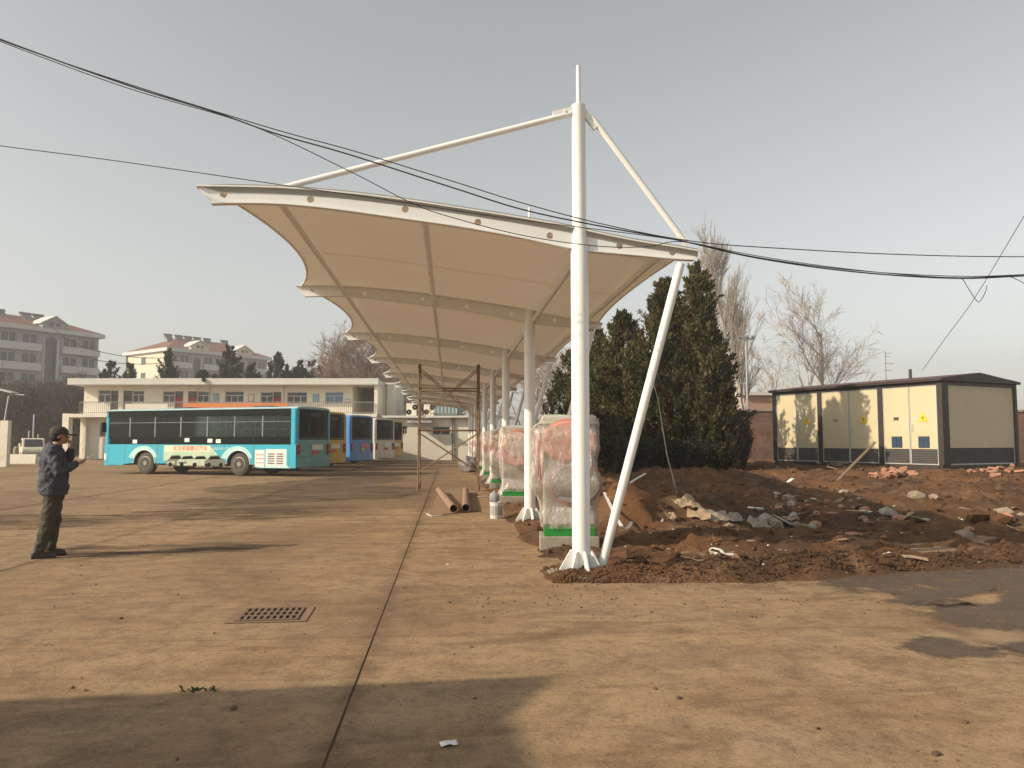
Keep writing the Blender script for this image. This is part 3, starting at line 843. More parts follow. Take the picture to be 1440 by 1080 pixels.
# crumpled tarpaulin and a low stack of boards beyond the scaffold
tp = G(659, 664)
mb = MB(); mb.ico((0, 0, .32), .48, .42, .42, 4)
mb.v = [(x + .10 * mnoise.noise(Vector((x * 4, y * 4, z * 4))), y + .1 * mnoise.noise(Vector((x * 4 + 5, y * 4, z * 4))), max(.002, z + .16 * mnoise.fractal(Vector((x * 3, y * 3, z * 3)), 1, 2, 3))) for x, y, z in mb.v]
single('tarpaulin_heap', mb, mat('crumpled_tarp', (.10, .08, .10), (.34, .30, .28), rough=.5, scale=5, bump=.8, bscale=12), 'crumpled dark and pale tarpaulin heap beside the chargers behind the scaffold', 'tarpaulin', loc=tp, smooth=True)
for k in range(5):
    p = G(607 + k * 2, 657)
    single('timber_board', MB().box(0, 1.5 + .1 * k, -.07, .07, 0, .04), 'wood', 'dark timber board in the low pile behind the scaffold', 'board', 'boards piled behind the scaffold', loc=(p.x, p.y + .16 * (k % 2), .001 + .042 * (k // 2)), rz=R(rnd.uniform(-3, 3)))

# ---- cast-iron drain grate let into the concrete
dg = G(382, 865)
grate = thing('drain_grate', 'rusty slotted iron drain grate let into the concrete yard', 'grate', (dg.x, dg.y, 0), R(2))
M['iron'] = mat('rusty_iron', (.20, .125, .075), (.14, .09, .055), rough=.8, scale=20)
M['pit_shade'] = mat('drain_pit_shade', (.008, .007, .006), rough=.9)
part('surround', MB().box(-.33, .33, -.29, -.245, .003, .006).box(-.33, .33, .245, .29, .003, .006).box(-.33, -.26, -.245, .245, .003, .006).box(.26, .33, -.245, .245, .003, .006), mat('grate_surround', (.24, .15, .085), (.17, .105, .06), rough=.95, world_co=True), grate)
part('pit_shade', MB().box(-.26, .26, -.245, .245, .002, .004), 'pit_shade', grate)  # flat plate, its black colour stands in for the shade inside the drain
for k in range(10):
    x = -.24 + k * .48 / 9; part('bar', MB().box(x - .012, x + .012, -.24, .24, .006, .016), 'iron', grate)
for y in (-.232, -.075, .075, .232):
    part('cross_bar', MB().box(-.255, .255, y - .014, y + .014, .0065, .0175), 'iron', grate)
# weed and papers on the concrete
wd = G(277, 971)
mb = MB()
for k in range(30):
    a = rnd.uniform(0, 6.28); l = rnd.uniform(.012, .034); c = Vector((rnd.gauss(0, .05), rnd.gauss(0, .02), 0))
    d = Vector((math.cos(a), math.sin(a), rnd.uniform(.15, .8))) * l; s = Vector((-math.sin(a), math.cos(a), 0)) * .006
    mb.add([c - s, c + s, c + d * .6 + s * 1.6 + Vector((0, 0, .004)), c + d, c + d * .6 - s * 1.6], [(0, 1, 2, 3, 4)])
single('weed', mb, foliage_mat('weed_leaf', (.03, .045, .015), (.07, .08, .03)), 'small dark green weed sprig on the shaded concrete', 'weed', loc=wd)
def paper(px, py, sx, sy, label, rz=0, name='paper_scrap', z0=0.0, material='white_pl', cat='litter', grp='scraps lying on the concrete'):
    p = G(px, py, z0); n = 5; v = []; f = []
    for j in range(n):
        for i in range(n):
            x = (i / 4 - .5) * sx; y = (j / 4 - .5) * sy
            v.append((x * (1 + .2 * mnoise.noise(Vector((i, j, px)))), y * (1 + .2 * mnoise.noise(Vector((j, i, px)))), .006 + .35 * min(sx, sy) * abs(mnoise.noise(Vector((i * .7, j * .7, py))))))
    for j in range(n - 1):
        for i in range(n - 1): a = j * n + i; f.append((a, a + 1, a + n + 1, a + n))
    o = single(name, MB().add(v, f), material, label, cat, grp, loc=p, rz=rz, smooth=True)
    sm = o.modifiers.new('thickness', 'SOLIDIFY'); sm.thickness = .003
    return o
paper(631, 1048, .085, .06, 'pale scrap of paper on the shaded concrete beside the joint', R(10), grp=None)
paper(630, 794, .05, .03, 'tiny pale scrap of paper on the sunlit slab beside the joint', R(40), grp=None)
for k, (px, py, s) in enumerate(((1316, 1062, .05), (1356, 1017, .035), (955, 983, .035), (921, 970, .025), (1150, 1026, .022), (329, 997, .04), (632, 848, .03), (170, 870, .04))):
    q = G(px, py); mb = MB(); rr = random.Random(k)
    mb.ico((0, 0, .006), s * .7, s * .45, .012, 1, .25, rr)
    single('mud_lump', mb, 'joint', 'flat dark mud lump dropped on the concrete yard', 'mud', 'mud lumps on the yard', loc=q, rz=rr.uniform(0, 3))

# ================================================================== RUBBISH AND RUBBLE ON THE SOIL
def on_soil(px, py):
    z = .0
    for _ in range(12): p = G(px, py, z); z = .5 * z + .5 * max(0, dirt_h(p.x, p.y))
    p = G(px, py, z); p.z = dirt_h(p.x, p.y)
    return p
def ribbon(name, pxs, w, label, material='white_pl', lift=.02):
    pts = [on_soil(a, b) + Vector((0, 0, lift + h)) for a, b, h in pxs]
    dense = []
    for a, b in zip(pts, pts[1:]):
        for k in range(6): dense.append(a.lerp(b, k / 6))
    dense.append(pts[-1])
    for _ in range(4): dense = [dense[0]] + [(dense[i - 1] + dense[i] * 2 + dense[i + 1]) / 4 for i in range(1, len(dense) - 1)] + [dense[-1]]
    v = []; f = []
    for i, p in enumerate(dense):
        d = dense[min(i + 1, len(dense) - 1)] - dense[max(i - 1, 0)]
        s = d.cross(Vector((0, -.5, 1))).normalized() * w * .5
        v += [p - s, p + s]
    for i in range(len(dense) - 1): f.append((2 * i, 2 * i + 1, 2 * i + 3, 2 * i + 2))
    o = single(name, MB().add(v, f), material, label, 'strip')
    sm = o.modifiers.new('thickness', 'SOLIDIFY'); sm.thickness = .005
    return o
ribbon('foam_strip', [(850, 713, .02), (880, 716, .05), (900, 711, .10), (915, 716, .06), (932, 728, .0)], .055, 'curling white foam strip hanging over the soil heap behind the leaning brace')
ribbon('foam_strip', [(868, 700, .02), (875, 690, .06), (892, 682, .1), (908, 674, .12)], .06, 'white foam strip poking up from the soil heap towards the conifers')
ribbon('white_strap', [(1032, 780, .0), (1012, 781, .0), (999, 778, .0), (1000, 774, .0), (1012, 774, .0), (1018, 779, .0)], .05, 'looped white strap lying on the damp soil between mast and wet stain')
ribbon('paper_roll', [(1270, 788, .01), (1285, 788, .02), (1305, 791, .01)], .06, 'pale paper roll flattened on the soil beside the wet stain', 'cardboard')
for k, (px, py, sx, sy, rz, lab) in enumerate(((965, 716, .42, .34, 20, 'large brown cardboard sheet lying on the rubbish below the conifers'), (1003, 722, .50, .30, -8, 'greyish cardboard sheet beside the large brown one below the conifers'),
        (983, 729, .40, .16, -25, 'narrow pinkish cardboard strip in front of the large brown sheet'), (1030, 735, .38, .2, 12, 'bent cardboard flap half buried beyond the greyish sheet'),
        (945, 724, .2, .15, 50, 'small torn cardboard piece at the foot of the soil heap'), (1068, 742, .34, .22, 5, 'flattened grey carton at the end of the cardboard litter'))):
    p = on_soil(px, py); n = 7; v = []; f = []
    for j in range(n):
        for i in range(n):
            x = (i / 6 - .5) * sx; y = (j / 6 - .5) * sy; c, s = math.cos(R(rz)), math.sin(R(rz))
            wx, wy = p.x + x * c - y * s, p.y + (x * s + y * c)
            v.append((wx, wy, max(dirt_h(wx, wy), p.z - .02) + .03 + .09 * (j / 6) + .05 * mnoise.noise(Vector((i * .6, j * .6, k)))))
    for j in range(n - 1):
        for i in range(n - 1): a = j * n + i; f.append((a, a + 1, a + n + 1, a + n))
    o = single('cardboard_sheet', MB().add(v, f), 'cardboard' if k % 2 == 0 else 'concrete', lab, 'cardboard')
    sm = o.modifiers.new('thickness', 'SOLIDIFY'); sm.thickness = .008
    o.modifiers.new('bevel', 'BEVEL').width = .002
def brick_thing(px, py, s, rr, label, grp, lift=0.0, material='lone_brick', name='brick'):
    p = on_soil(px, py)
    mb = MB(); mb.box(-.115 * s, .115 * s, -.055 * s, .055 * s, -.028 * s, .028 * s)
    mb.v = [(x + rr.uniform(-.012, .012), y + rr.uniform(-.012, .012), z + rr.uniform(-.008, .008)) for x, y, z in mb.v]
    o = single(name, mb, material, label, 'brick', grp, loc=p + Vector((0, 0, .02 + lift)))
    o.rotation_euler = (rr.uniform(-.5, .5), rr.uniform(-.4, .4), rr.uniform(0, 3.1))
    return o
rr = random.Random(21)
for k in range(46):
    px = 1225 + rr.random() * 62; c = 1 - abs(px - 1255) / 36
    brick_thing(px, 674 - rr.random() * 8, rr.uniform(.7, 1.15), rr, 'broken reddish brick in the heap in front of the blue vented doors', 'bricks heaped before the vented doors', lift=max(0, c) * rr.random() * .22)
for k in range(26):
    px = 1148 + rr.random() * 42
    brick_thing(px, 657 - rr.random() * 7, rr.uniform(.6, 1.1), rr, 'greyish brick fragment in the small heap before the middle doors of the cabin', 'fragments before the middle doors', lift=rr.random() * .1, material='stone', name='brick_fragment')
for k in range(12):
    brick_thing(1365 + rr.random() * 70, 668 - rr.random() * 5, rr.uniform(.8, 1.3), rr, 'brick in the low pile at the shaded end wall of the cabin', 'bricks at the shaded end wall', lift=rr.random() * .12)
def rock(px, py, s, label, grp, seed, flat=.6, material='stone'):
    q = on_soil(px, py); r2 = random.Random(seed); mb = MB()
    mb.ico((0, 0, 0), s * r2.uniform(.7, 1.5), s * r2.uniform(.6, 1.1), s * flat * r2.uniform(.6, 1.2), 1, .28, r2)
    return single('rock', mb, material, label, 'rock', grp, loc=q + Vector((0, 0, s * flat * .35)), rz=r2.uniform(0, 3))
for k in range(70):
    if k < 38: px, py = rr.gauss(1175, 65), rr.gauss(728, 17)
    elif k < 54: px, py = rr.uniform(1090, 1150), rr.uniform(690, 735)
    else: px, py = rr.uniform(1240, 1440), rr.uniform(720, 752)
    rock(px, py, (.05 + .14 * rr.random() ** 2.2), 'pale rubble stone on the dug ground between the cardboard and the cabin', 'rubble stones on the dug ground', 100 + k, .6, ('stone', 'concrete', 'lone_brick', 'stone')[k % 4])
for k, (px, py, s) in enumerate(((1290, 712, .26), (1312, 714, .22), (1376, 738, .22), (1405, 736, .2))):
    rock(px, py, s, ('pale boulder', 'brown boulder', 'earth covered boulder', 'dark boulder')[k] + (' in the lit soil bank below the cabin' if k < 2 else ' at the foot of the soil bank'), None, 300 + k, .75, 'stone' if k == 0 else 'soil')
for k in range(60):
    px, py = rr.uniform(850, 1440), rr.uniform(735, 800)
    rock(px, py, rr.uniform(.012, .035), 'small pale stone or scrap on the churned soil', 'small stones on the churned soil', 400 + k, .5, 'stone' if k % 3 else 'white_pl')
for k in range(28):
    px, py = (rr.gauss(1130, 60), rr.gauss(715, 22)) if k < 18 else (rr.uniform(880, 1430), rr.uniform(700, 765))
    q = on_soil(px, py); r2 = random.Random(700 + k); a_, b_ = r2.uniform(.06, .26), r2.uniform(.03, .10)
    mb = MB().box(-a_, a_, -b_, b_, -.008, .008); mb.v = [(x + r2.uniform(-.03, .03), y + r2.uniform(-.02, .02), z + r2.uniform(-.004, .004)) for x, y, z in mb.v]
    o = single('debris_scrap', mb, ('wood', 'cardboard', 'concrete', 'white_pl', 'bark')[k % 5], ('splintered wooden scrap', 'torn cardboard scrap', 'flat grey slab scrap', 'white plastic scrap', 'dark bark scrap')[k % 5] + ' strewn on the dug ground', 'debris', ('wooden', 'cardboard', 'slab', 'plastic', 'bark')[k % 5] + ' scraps on the dug ground', loc=q + Vector((0, 0, .05)))
    o.rotation_euler = (r2.uniform(-.5, .5), r2.uniform(-.4, .4), r2.uniform(0, 3.1))
# leaning planks, sticks
p0, p1 = on_soil(1178, 680), on_soil(1232, 662)
single('plank', MB().obox((p0 + Vector((p1.x, p1.y, p1.z + .75))) / 2 + Vector((0, 0, .02)), (Vector((p1.x, p1.y, p1.z + .75)) - p0) / 2, (.05, .03, 0), (0, .01, .012)), 'wood', 'split pale plank propped on the soil before the middle doors', 'plank')
q0 = on_soil(955, 705)
single('bare_pole_stick', MB().path([q0, P(938, 640, q0.y), P(925, 560, q0.y + .2), P(913, 520, q0.y + .3)], [.014, .012, .009, .005], 6), 'twig_pale', 'thin bare sapling stem rising from the rubbish heap before the conifers', 'stick')
q0 = on_soil(963, 706)
for k in range(7):
    a = rr.uniform(-2.5, .6); l = rr.uniform(.25, .8)
    e = q0 + Vector((math.cos(a) * l, rr.uniform(-.2, .2), abs(math.sin(a)) * l * .6 + .05))
    single('dead_branch', MB().path([q0 + Vector((rr.uniform(-.3, .3), rr.uniform(-.2, .2), .02)), q0.lerp(e, .5) + Vector((0, 0, .05)), e], [.012, .009, .004], 5), 'bark', 'dead twig tangled in the rubbish heap below the conifers', 'branch', 'dead twigs in the rubbish heap')

# ================================================================== TRANSFORMER CABIN
M['cream'] = mat('cream_panel', (.60, .51, .33), (.55, .46, .29), rough=.55, scale=1.2, dirt=(.42, .32, .19), dscale=2.5, dlo=.58, dhi=.85)
M['silver'] = mat('silver_trim', (.62, .61, .58), rough=.4, metal=.3)
M['brown_fr'] = mat('dark_brown_frame', (.035, .026, .022), (.05, .038, .032), rough=.5)
M['louvre'] = mat('dark_louvre', (.075, .065, .06), (.055, .05, .047), rough=.6)
M['roof_red'] = mat('dark_red_roof_sheet', (.11, .045, .04), (.08, .035, .032), rough=.55)
M['yellow'] = mat('warning_yellow', (.85, .56, .02), (.8, .5, .02), rough=.5)
M['blue_vent'] = mat('blue_vent', (.035, .10, .20), (.025, .07, .14), rough=.45)
NZ = .66
Nn = P(1323, 600, 23.0); Nn.z = NZ
ang = math.atan2(.925, -.38)        # long axis, near corner to far corner
cab = thing('transformer_cabin', 'cream panelled transformer cabin with dark frame and low gable roof on the soil', 'cabin', Nn, ang)
CL, CW, CH = 6.75, 3.75, 2.66      # local x along the long face away from camera; local -? side: long face at y=0 faces +y
# with x pointing to the far corner, outward normal of the long lit face is +y
part('base', MB().box(-.03, CL + .03, -CW - .03, .03, -.35, .10), 'brown_fr', cab, bevel=.01)
part('core', MB().box(.05, CL - .05, -CW + .05, -.06, .10, CH), 'brown_fr', cab)
for x in (0, 2.1, 4.6, CL):
    part('post', MB().box(x - .09, x + .09, -.10, .03, .10, CH), 'brown_fr', cab, bevel=.006)
for x in (.0, CL):
    part('post', MB().box(x - .09, x + .09, -CW - .03, -CW + .1, .10, CH), 'brown_fr', cab, bevel=.006)
part('post', MB().box(-.092, .0, -.28, -.1, .10, CH), 'brown_fr', cab)
part('top_rail', MB().box(.09, CL - .09, -.08, .024, CH - .10, CH), 'brown_fr', cab)
part('top_rail', MB().box(-.085, .03, -CW + .1, -.28, CH - .10, CH), 'brown_fr', cab)
tri = [(0, .0), (.30, .0), (.15, .27)]
def ring4(x0, x1, y0, y1, z0, z1, w):       # rectangular trim in the x-z plane
    return MB().box(x0, x1, y0, y1, z1 - w, z1).box(x0, x1, y0, y1, z0, z0 + w).box(x0, x0 + w, y0, y1, z0 + w, z1 - w).box(x1 - w, x1, y0, y1, z0 + w, z1 - w)
def louvres(par, x0, x1, z0, z1, y, n=8):
    p = part('louvre_panel', MB().box(x0, x1, y - .03, y - .02, z0, z1), 'louvre', par)
    for k in range(n):
        z = lerp(z0, z1, (k + .15) / n); h = (z1 - z0) / n
        part('slat', MB().add([(x0, y - .02, z + h * .8), (x1, y - .02, z + h * .8), (x1, y + .006, z), (x0, y + .006, z), (x0, y - .02, z), (x1, y - .02, z)], [(0, 1, 2, 3), (3, 2, 5, 4), (0, 3, 4), (1, 5, 2)]), 'louvre', p)
mods = [(0, 2.1), (2.1, 4.6), (4.6, CL)]
for mi, (a, b) in enumerate(mods):
    a += .10; b -= .10; mid = (a + b) / 2
    for di, (x0, x1) in enumerate(((a, mid - .006), (mid + .006, b))):
        d = part('door', MB().box(x0 + .03, x1 - .03, -.05, .0, .58, CH - .13), 'cream', cab, bevel=.004)
        part('door_trim', ring4(x0, x1, -.05, .008, .10, CH - .10, .028), 'silver', d)
        louvres(cab, x0 + .03, x1 - .03, .13, .56, 0.0)
    # camera sees the near end on the right: x small = right
    rx = (a + mid) / 2; lx = (mid + b) / 2
    s = (-1)
    w = part('warning_sign', MB().add([(rx + .16, .004, 1.44), (rx - .16, .004, 1.44), (rx, .004, 1.72), (rx + .16, .014, 1.44), (rx - .16, .014, 1.44), (rx, .014, 1.72)], [(0, 1, 2), (5, 4, 3), (0, 3, 4, 1), (1, 4, 5, 2), (2, 5, 3, 0)]), 'yellow', cab)
    part('bolt_symbol', MB().prism([(rx + .02, 1.63), (rx - .035, 1.55), (rx - .005, 1.55), (rx - .02, 1.47), (rx + .04, 1.565), (rx + .008, 1.565)], 'y', .0145, .017), 'black', w)
    part('name_plate', MB().box(lx - .09, lx + .09, .002, .012, 1.50, 1.60), 'louvre' if mi == 0 else 'concrete', cab)
    part('handle', MB().box(mid - .12, mid - .05, .002, .025, 1.15, 1.36), 'silver', cab, bevel=.004)
    if mi == 0:
        for cx in (rx, lx):
            v_ = part('vent', MB().box(cx - .19, cx + .19, .002, .012, .62, .98), 'brown_fr', cab)
            for hx in (-.095, .095):
                for k in range(6):
                    z = .645 + k * .055
                    part('vent_slat', MB().box(cx + hx - .078, cx + hx + .078, .012, .022, z, z + .036), 'blue_vent', v_)
# end wall (faces the camera, local -x)
part('end_panel', MB().box(-.02, .03, -CW + .14, -.33, .62, CH - .14), mat('end_panel_paint', (.62, .53, .38), (.57, .48, .34), rough=.6, scale=1, dirt=(.38, .31, .21), dscale=2, dlo=.6, dhi=.9), cab)
e = MB()
for (y0, y1, z0, z1) in ((-CW + .11, -.30, CH - .14, CH - .105), (-CW + .11, -.30, .10, .135), (-CW + .11, -CW + .14, .135, CH - .14), (-.33, -.30, .135, CH - .14)):
    e.box(-.03, .03, y0, y1, z0, z1)
part('end_trim', e, 'silver', cab)
lp = part('louvre_panel', MB().box(.0, .03, -CW + .14, -.33, .135, .60), 'louvre', cab)
for k in range(9):
    z = .145 + k * .05
    part('slat', MB().add([(.0, -CW + .14, z + .04), (.0, -.33, z + .04), (-.024, -.33, z), (-.024, -CW + .14, z), (0, -CW + .14, z), (0, -.33, z)], [(0, 1, 2, 3), (3, 2, 5, 4)]), 'louvre', lp)
ov = .16
prof = [(ov, CH + .01), (ov, CH + .09), (-CW / 2, CH + .31), (-CW - ov, CH + .09), (-CW - ov, CH + .01)]
rf = part('roof', MB().prism(prof, 'x', -ov, CL + ov), 'brown_fr', cab, bevel=.01)
part('roof_sheet', MB().prism([(ov + .02, CH + .075), (ov + .02, CH + .095), (-CW / 2, CH + .335), (-CW - ov - .02, CH + .095), (-CW - ov - .02, CH + .075), (-CW / 2, CH + .315)], 'x', -ov + .06, CL + ov - .03), 'roof_red', rf)
part('roof_vent_pipe', MB().tube((1.7, -1.0, CH + .2), (1.7, -1.0, CH + .55), .05, n=10), 'brown_fr', rf)

# ================================================================== BUSES
M['b_black'] = mat('bus_black_gloss', (.008, .012, .012), (.012, .015, .016), rough=.15, spec=.05)
M['b_seat'] = mat('bus_seat', (.06, .10, .16), (.05, .08, .12), rough=.6)
M['b_rail'] = mat('bus_rail', (.75, .73, .6), rough=.35)
M['b_int'] = mat('bus_interior', (.05, .055, .055), (.035, .035, .035), rough=.7)
M['b_glass'] = glass_mat('bus_window_glass', (.46, .56, .54), .0, .03, .3)
M['b_glass_dk'] = glass_mat('bus_rear_glass', (.05, .055, .06), .0, .03, .25)
M['rail_dull'] = mat('dull_sash', (.16, .17, .17), rough=.5)
M['b_roof'] = mat('dusty_bus_roof', (.42, .58, .60), (.34, .50, .53), rough=.6, scale=2)
M['tyre'] = mat('tyre', (.055, .05, .045), (.09, .075, .06), rough=.9)
M['rim'] = mat('wheel_rim', (.30, .28, .25), (.20, .17, .14), rough=.45, metal=.6)
M['tail'] = mat('tail_light', (.22, .012, .012), (.16, .01, .01), rough=.2)
M['plate_y'] = mat('yellow_plate', (.7, .45, .05), rough=.4)
M['plate_r'] = mat('red_sticker', (.6, .05, .06), rough=.4)
M['red_txt'] = mat('red_lettering', (.62, .10, .045), rough=.5)
M['banner'] = mat('cream_banner', (.78, .68, .50), (.72, .62, .45), rough=.5)
M['decal_d'] = mat('decal_dark', (.09, .10, .08), (.16, .16, .11), rough=.4, scale=6)
M['decal_l'] = mat('decal_light', (.48, .52, .38), (.36, .40, .28), rough=.4, scale=6)
M['decal_g'] = mat('decal_green', (.30, .52, .36), (.55, .60, .42), rough=.4, scale=1.5)
M['decal_p'] = mat('decal_pale_cyan', (.30, .62, .62), (.48, .70, .66), rough=.4, scale=4)
M['b_white'] = mat('bus_white_vinyl', (.72, .74, .70), (.62, .66, .62), rough=.4, scale=4)
BL, BW, BH = 10.4, 2.5, 2.95
WX = (-2.3, 2.85)
def make_bus(loc, rz, col, col2, label, hero=False, seed=0, rear_txt=None):
    rr = random.Random(seed)
    nm = 'bus_paint_%d' % seed
    M[nm] = mat('bus_paint', col, tuple(c * .9 for c in col), rough=.28, scale=2, dirt=tuple(c * .55 + .10 for c in col), dscale=1.6, dlo=.48, dhi=.8)
    nm2 = 'bus_tail_%d' % seed
    M[nm2] = mat('bus_rear_paint', col2, tuple(c * .85 for c in col2), rough=.35, scale=3, dirt=tuple(c * .45 + .04 for c in col2), dscale=3, dlo=.5, dhi=.8)
    t = thing('city_bus', label, 'bus', loc, rz, 'city buses parked side by side')
    L2, W2 = BL / 2, BW / 2
    def arch_outline(top):
        o = [(-L2, .36)]
        for wx in WX:
            for k in range(13):
                a = math.pi - math.pi * k / 12
                o.append((wx + .60 * math.cos(a), max(.36, .50 + .58 * math.sin(a))))
        o += [(L2, .36), (L2, top), (-L2, top)]
        return o
    for s in (1, -1):
        part('side_panel', MB().prism(arch_outline(1.34), 'y', s * W2 - .03, s * W2 + .03), nm, t)
        part('fascia', MB().box(-L2 + .25, L2 - .05, s * W2 - .03, s * W2 + .025, 2.56, 2.86), 'b_black', t, bevel=.01)
        part('lower_glass_band', MB().box(-L2 + .25, L2 - .4, s * W2 - .028, s * W2 + .018, 1.34, 1.68), 'b_black', t)
    # pillars and panes
    xs = [-L2 + .25] + [-L2 + .25 + k * 1.45 for k in range(1, 7)] + [L2 - .06]
    for s in (1, -1):
        for x in xs:
            part('pillar', MB().box(x - .035, x + .035, s * W2 - .035, s * W2 + .012, 1.68, 2.56), 'rail_dull' if hero and x > -4.5 else 'b_black', t)
        for a, b in zip(xs, xs[1:]):
            w = part('window', MB().box(a + .035, b - .035, s * W2 - .006, s * W2 + .002, 1.68, 2.56), 'b_glass', t)
            part('sash', MB().box(a + .035, b - .035, s * W2 - .012, s * W2 + .008, 2.30, 2.325), 'b_int' if not hero else 'rail_dull', w)
    # corner posts and rear
    for s in (1, -1):
        part('corner_post', MB().lathe([(.13, .45), (.13, 2.84)], (-L2 + .11, s * (W2 - .10), 0), 20), nm, t, smooth=True)
        part('corner_post', MB().lathe([(.13, .45), (.13, 2.84)], (L2 - .12, s * (W2 - .10), 0), 20), nm, t, smooth=True)
        part('rear_quarter', MB().box(-L2 + .1, -L2 + .26, s * W2 - .028, s * W2 + .027, 1.34, 2.86), nm, t)
    roofp = [(-W2 + .03, 2.84), (-W2 + .02, 2.87), (-W2 + .12, 2.915), (-W2 + .35, 2.95), (0, 2.965), (W2 - .35, 2.95), (W2 - .12, 2.915), (W2 - .02, 2.87), (W2 - .03, 2.84)]
    rf = part('roof', MB().prism(roofp, 'x', -L2 + .02, L2 - .02), 'b_roof' if hero else nm, t, bevel=.02)
    part('roof_hatch', MB().box(-3.2, -2.3, -.4, .4, 2.96, 3.03), 'b_int', rf, bevel=.02)
    part('roof_hatch', MB().box(1.2, 2.1, -.4, .4, 2.96, 3.03), 'b_int', rf, bevel=.02)
    # rear wall
    bow = [(-W2 + .1, -L2 + .02), (-W2 * .5, -L2 - .05), (0, -L2 - .07), (W2 * .5, -L2 - .05), (W2 - .1, -L2 + .02)]
    def rearslab(z0, z1, off, y_in=.0, depth=.09):
        pts = [(x - off, y * (1 - y_in)) for y, x in bow] + [(-L2 + .1, (W2 - .1) * (1 - y_in)), (-L2 + .1, -(W2 - .1) * (1 - y_in))]
        return MB().prism(pts, 'z', z0, z1)
    part('rear_panel', rearslab(.42, 1.62, .0), nm2, t)
    part('rear_bumper', rearslab(.38, .82, .045), nm2, t, bevel=.02)
    part('rear_mask', rearslab(1.62, 2.84, .004), 'b_black', t)
    part('rear_window', rearslab(1.74, 2.40, .012, .1), 'b_glass_dk', t)
    part('route_display', rearslab(2.50, 2.70, .014, .45), 'b_int', t)
    part('trim_strip', rearslab(1.55, 1.60, .012, .02), 'b_black', t)
    part('engine_hatch', rearslab(.92, 1.50, .012, .16), nm2, t, bevel=.01)
    for s in (1, -1):
        tl = part('tail_light', MB().box(-L2 - .05, -L2 + .16, s * (W2 - .13) - .1, s * (W2 - .13) + .11, .92, 1.36), 'tail', t, bevel=.02)
        part('lens', MB().box(-L2 - .056, -L2 - .045, s * (W2 - .13) - .05, s * (W2 - .13) + .05, 1.12, 1.22), 'plate_r', tl)
    part('number_plate', MB().box(-L2 - .105, -L2 - .09, -.22, .22, .93, 1.07), 'plate_y' if rear_txt else 'plate_r', t)
    part('advert_panel', MB().box(-L2 - .098, -L2 - .088, -.55, .25, 1.12, 1.34), 'b_white' if not rear_txt else 'plate_r', t)
    if rear_txt:
        text_mesh('lettering', rear_txt, .2, 'b_white', t, Matrix.Translation((-L2 - .1, -.15, 1.22)) @ Matrix.Rotation(R(-90), 4, 'Z') @ Matrix.Rotation(R(90), 4, 'X'))
    # front
    part('front_panel', MB().box(L2 - .1, L2 + .04, -W2 + .1, W2 - .1, .36, 1.15), nm, t, bevel=.04)
    part('windscreen', MB().box(L2 - .06, L2 - .02, -W2 + .1, W2 - .1, 1.15, 2.5), 'b_glass_dk', t)
    part('front_fascia', MB().box(L2 - .1, L2 - .0, -W2 + .1, W2 - .1, 2.5, 2.82), 'b_black', t)
    # interior
    part('floor', MB().box(-L2 + .1, L2 - .12, -W2 + .06, W2 - .06, .62, .70), 'b_int', t)
    part('underbody', MB().box(-L2 + .3, L2 - .3, -W2 + .18, W2 - .18, .42, .618), 'black', t)
    part('engine_box', MB().box(-L2 + .12, -L2 + 1.0, -W2 + .08, W2 - .08, .70, 1.5), 'b_int', t)
    for x in [-3.9 + k * .95 for k in range(8)]:
        for y in (-.78, .78):
            s_ = part('seat', MB().box(x, x + .45, y - .38, y + .38, 1.05, 1.15).box(x - .08, x + .0, y - .38, y + .38, 1.05, 1.78), 'b_seat', t, bevel=.03)
            part('grab_handle', MB().tube((x - .04, y + .3, 1.78), (x - .04, y + .3, 2.5), .024, n=6), 'b_rail', s_)
    for y in (-.5, .5):
        part('ceiling_rail', MB().tube((-4.6, y, 2.35), (4.4, y, 2.35), .017, n=6), 'b_rail', t)
    part('side_rail', MB().tube((-4.6, 1.16, 2.0), (1.9, 1.16, 2.0), .026, n=6), 'b_rail', t)
    for k, (bx0, bz0) in enumerate(((-1.35, 1.40), (-.9, 1.42), (.35, 1.45), (3.3, 1.38))):
        part('window_notice', MB().box(bx0, bx0 + .26, W2 + .019, W2 + .022, bz0, bz0 + .17), 'b_white', t)
    part('driver_screen', MB().box(3.9, 3.93, .2, 1.15, .7, 2.1), 'b_int', t)
    # wheels
    for wx in WX:
        for s in (1, -1):
            prof = [(.30, -.15), (.44, -.15), (.49, -.11), (.50, 0), (.49, .11), (.44, .15), (.30, .15)]
            w = part('wheel', MB().lathe(prof, n=32), 'tyre', t, smooth=True)
            w.location = (wx, s * (W2 - .19), .50); w.rotation_euler = (R(-90) * s, 0, 0)
            rm = MB().lathe([(.29, .10), (.31, .16), (.28, .165), (.26, .06), (.17, .05), (.13, .12), (.10, .17), (.02, .17)], n=24)
            r_ = part('rim', rm, 'rim', w, smooth=True)
            bl = MB()
            for k in range(10):
                a = 2 * math.pi * k / 10; bl.lathe([(.022, .05), (.022, .085), (.01, .09)], (.20 * math.cos(a), .20 * math.sin(a), 0), 8)
            part('wheel_bolts', bl, 'galv', w)
    for s in (1, -1):
        mi = part('mirror', MB().box(L2 + .05, L2 + .15, s * (W2 + .04) - .1, s * (W2 + .04) + .1, 1.9, 2.35).tube((L2 - .05, s * (W2 - .1), 2.62), (L2 + .1, s * (W2 + .04), 2.3), .02, n=6), 'b_black', t, bevel=.02)
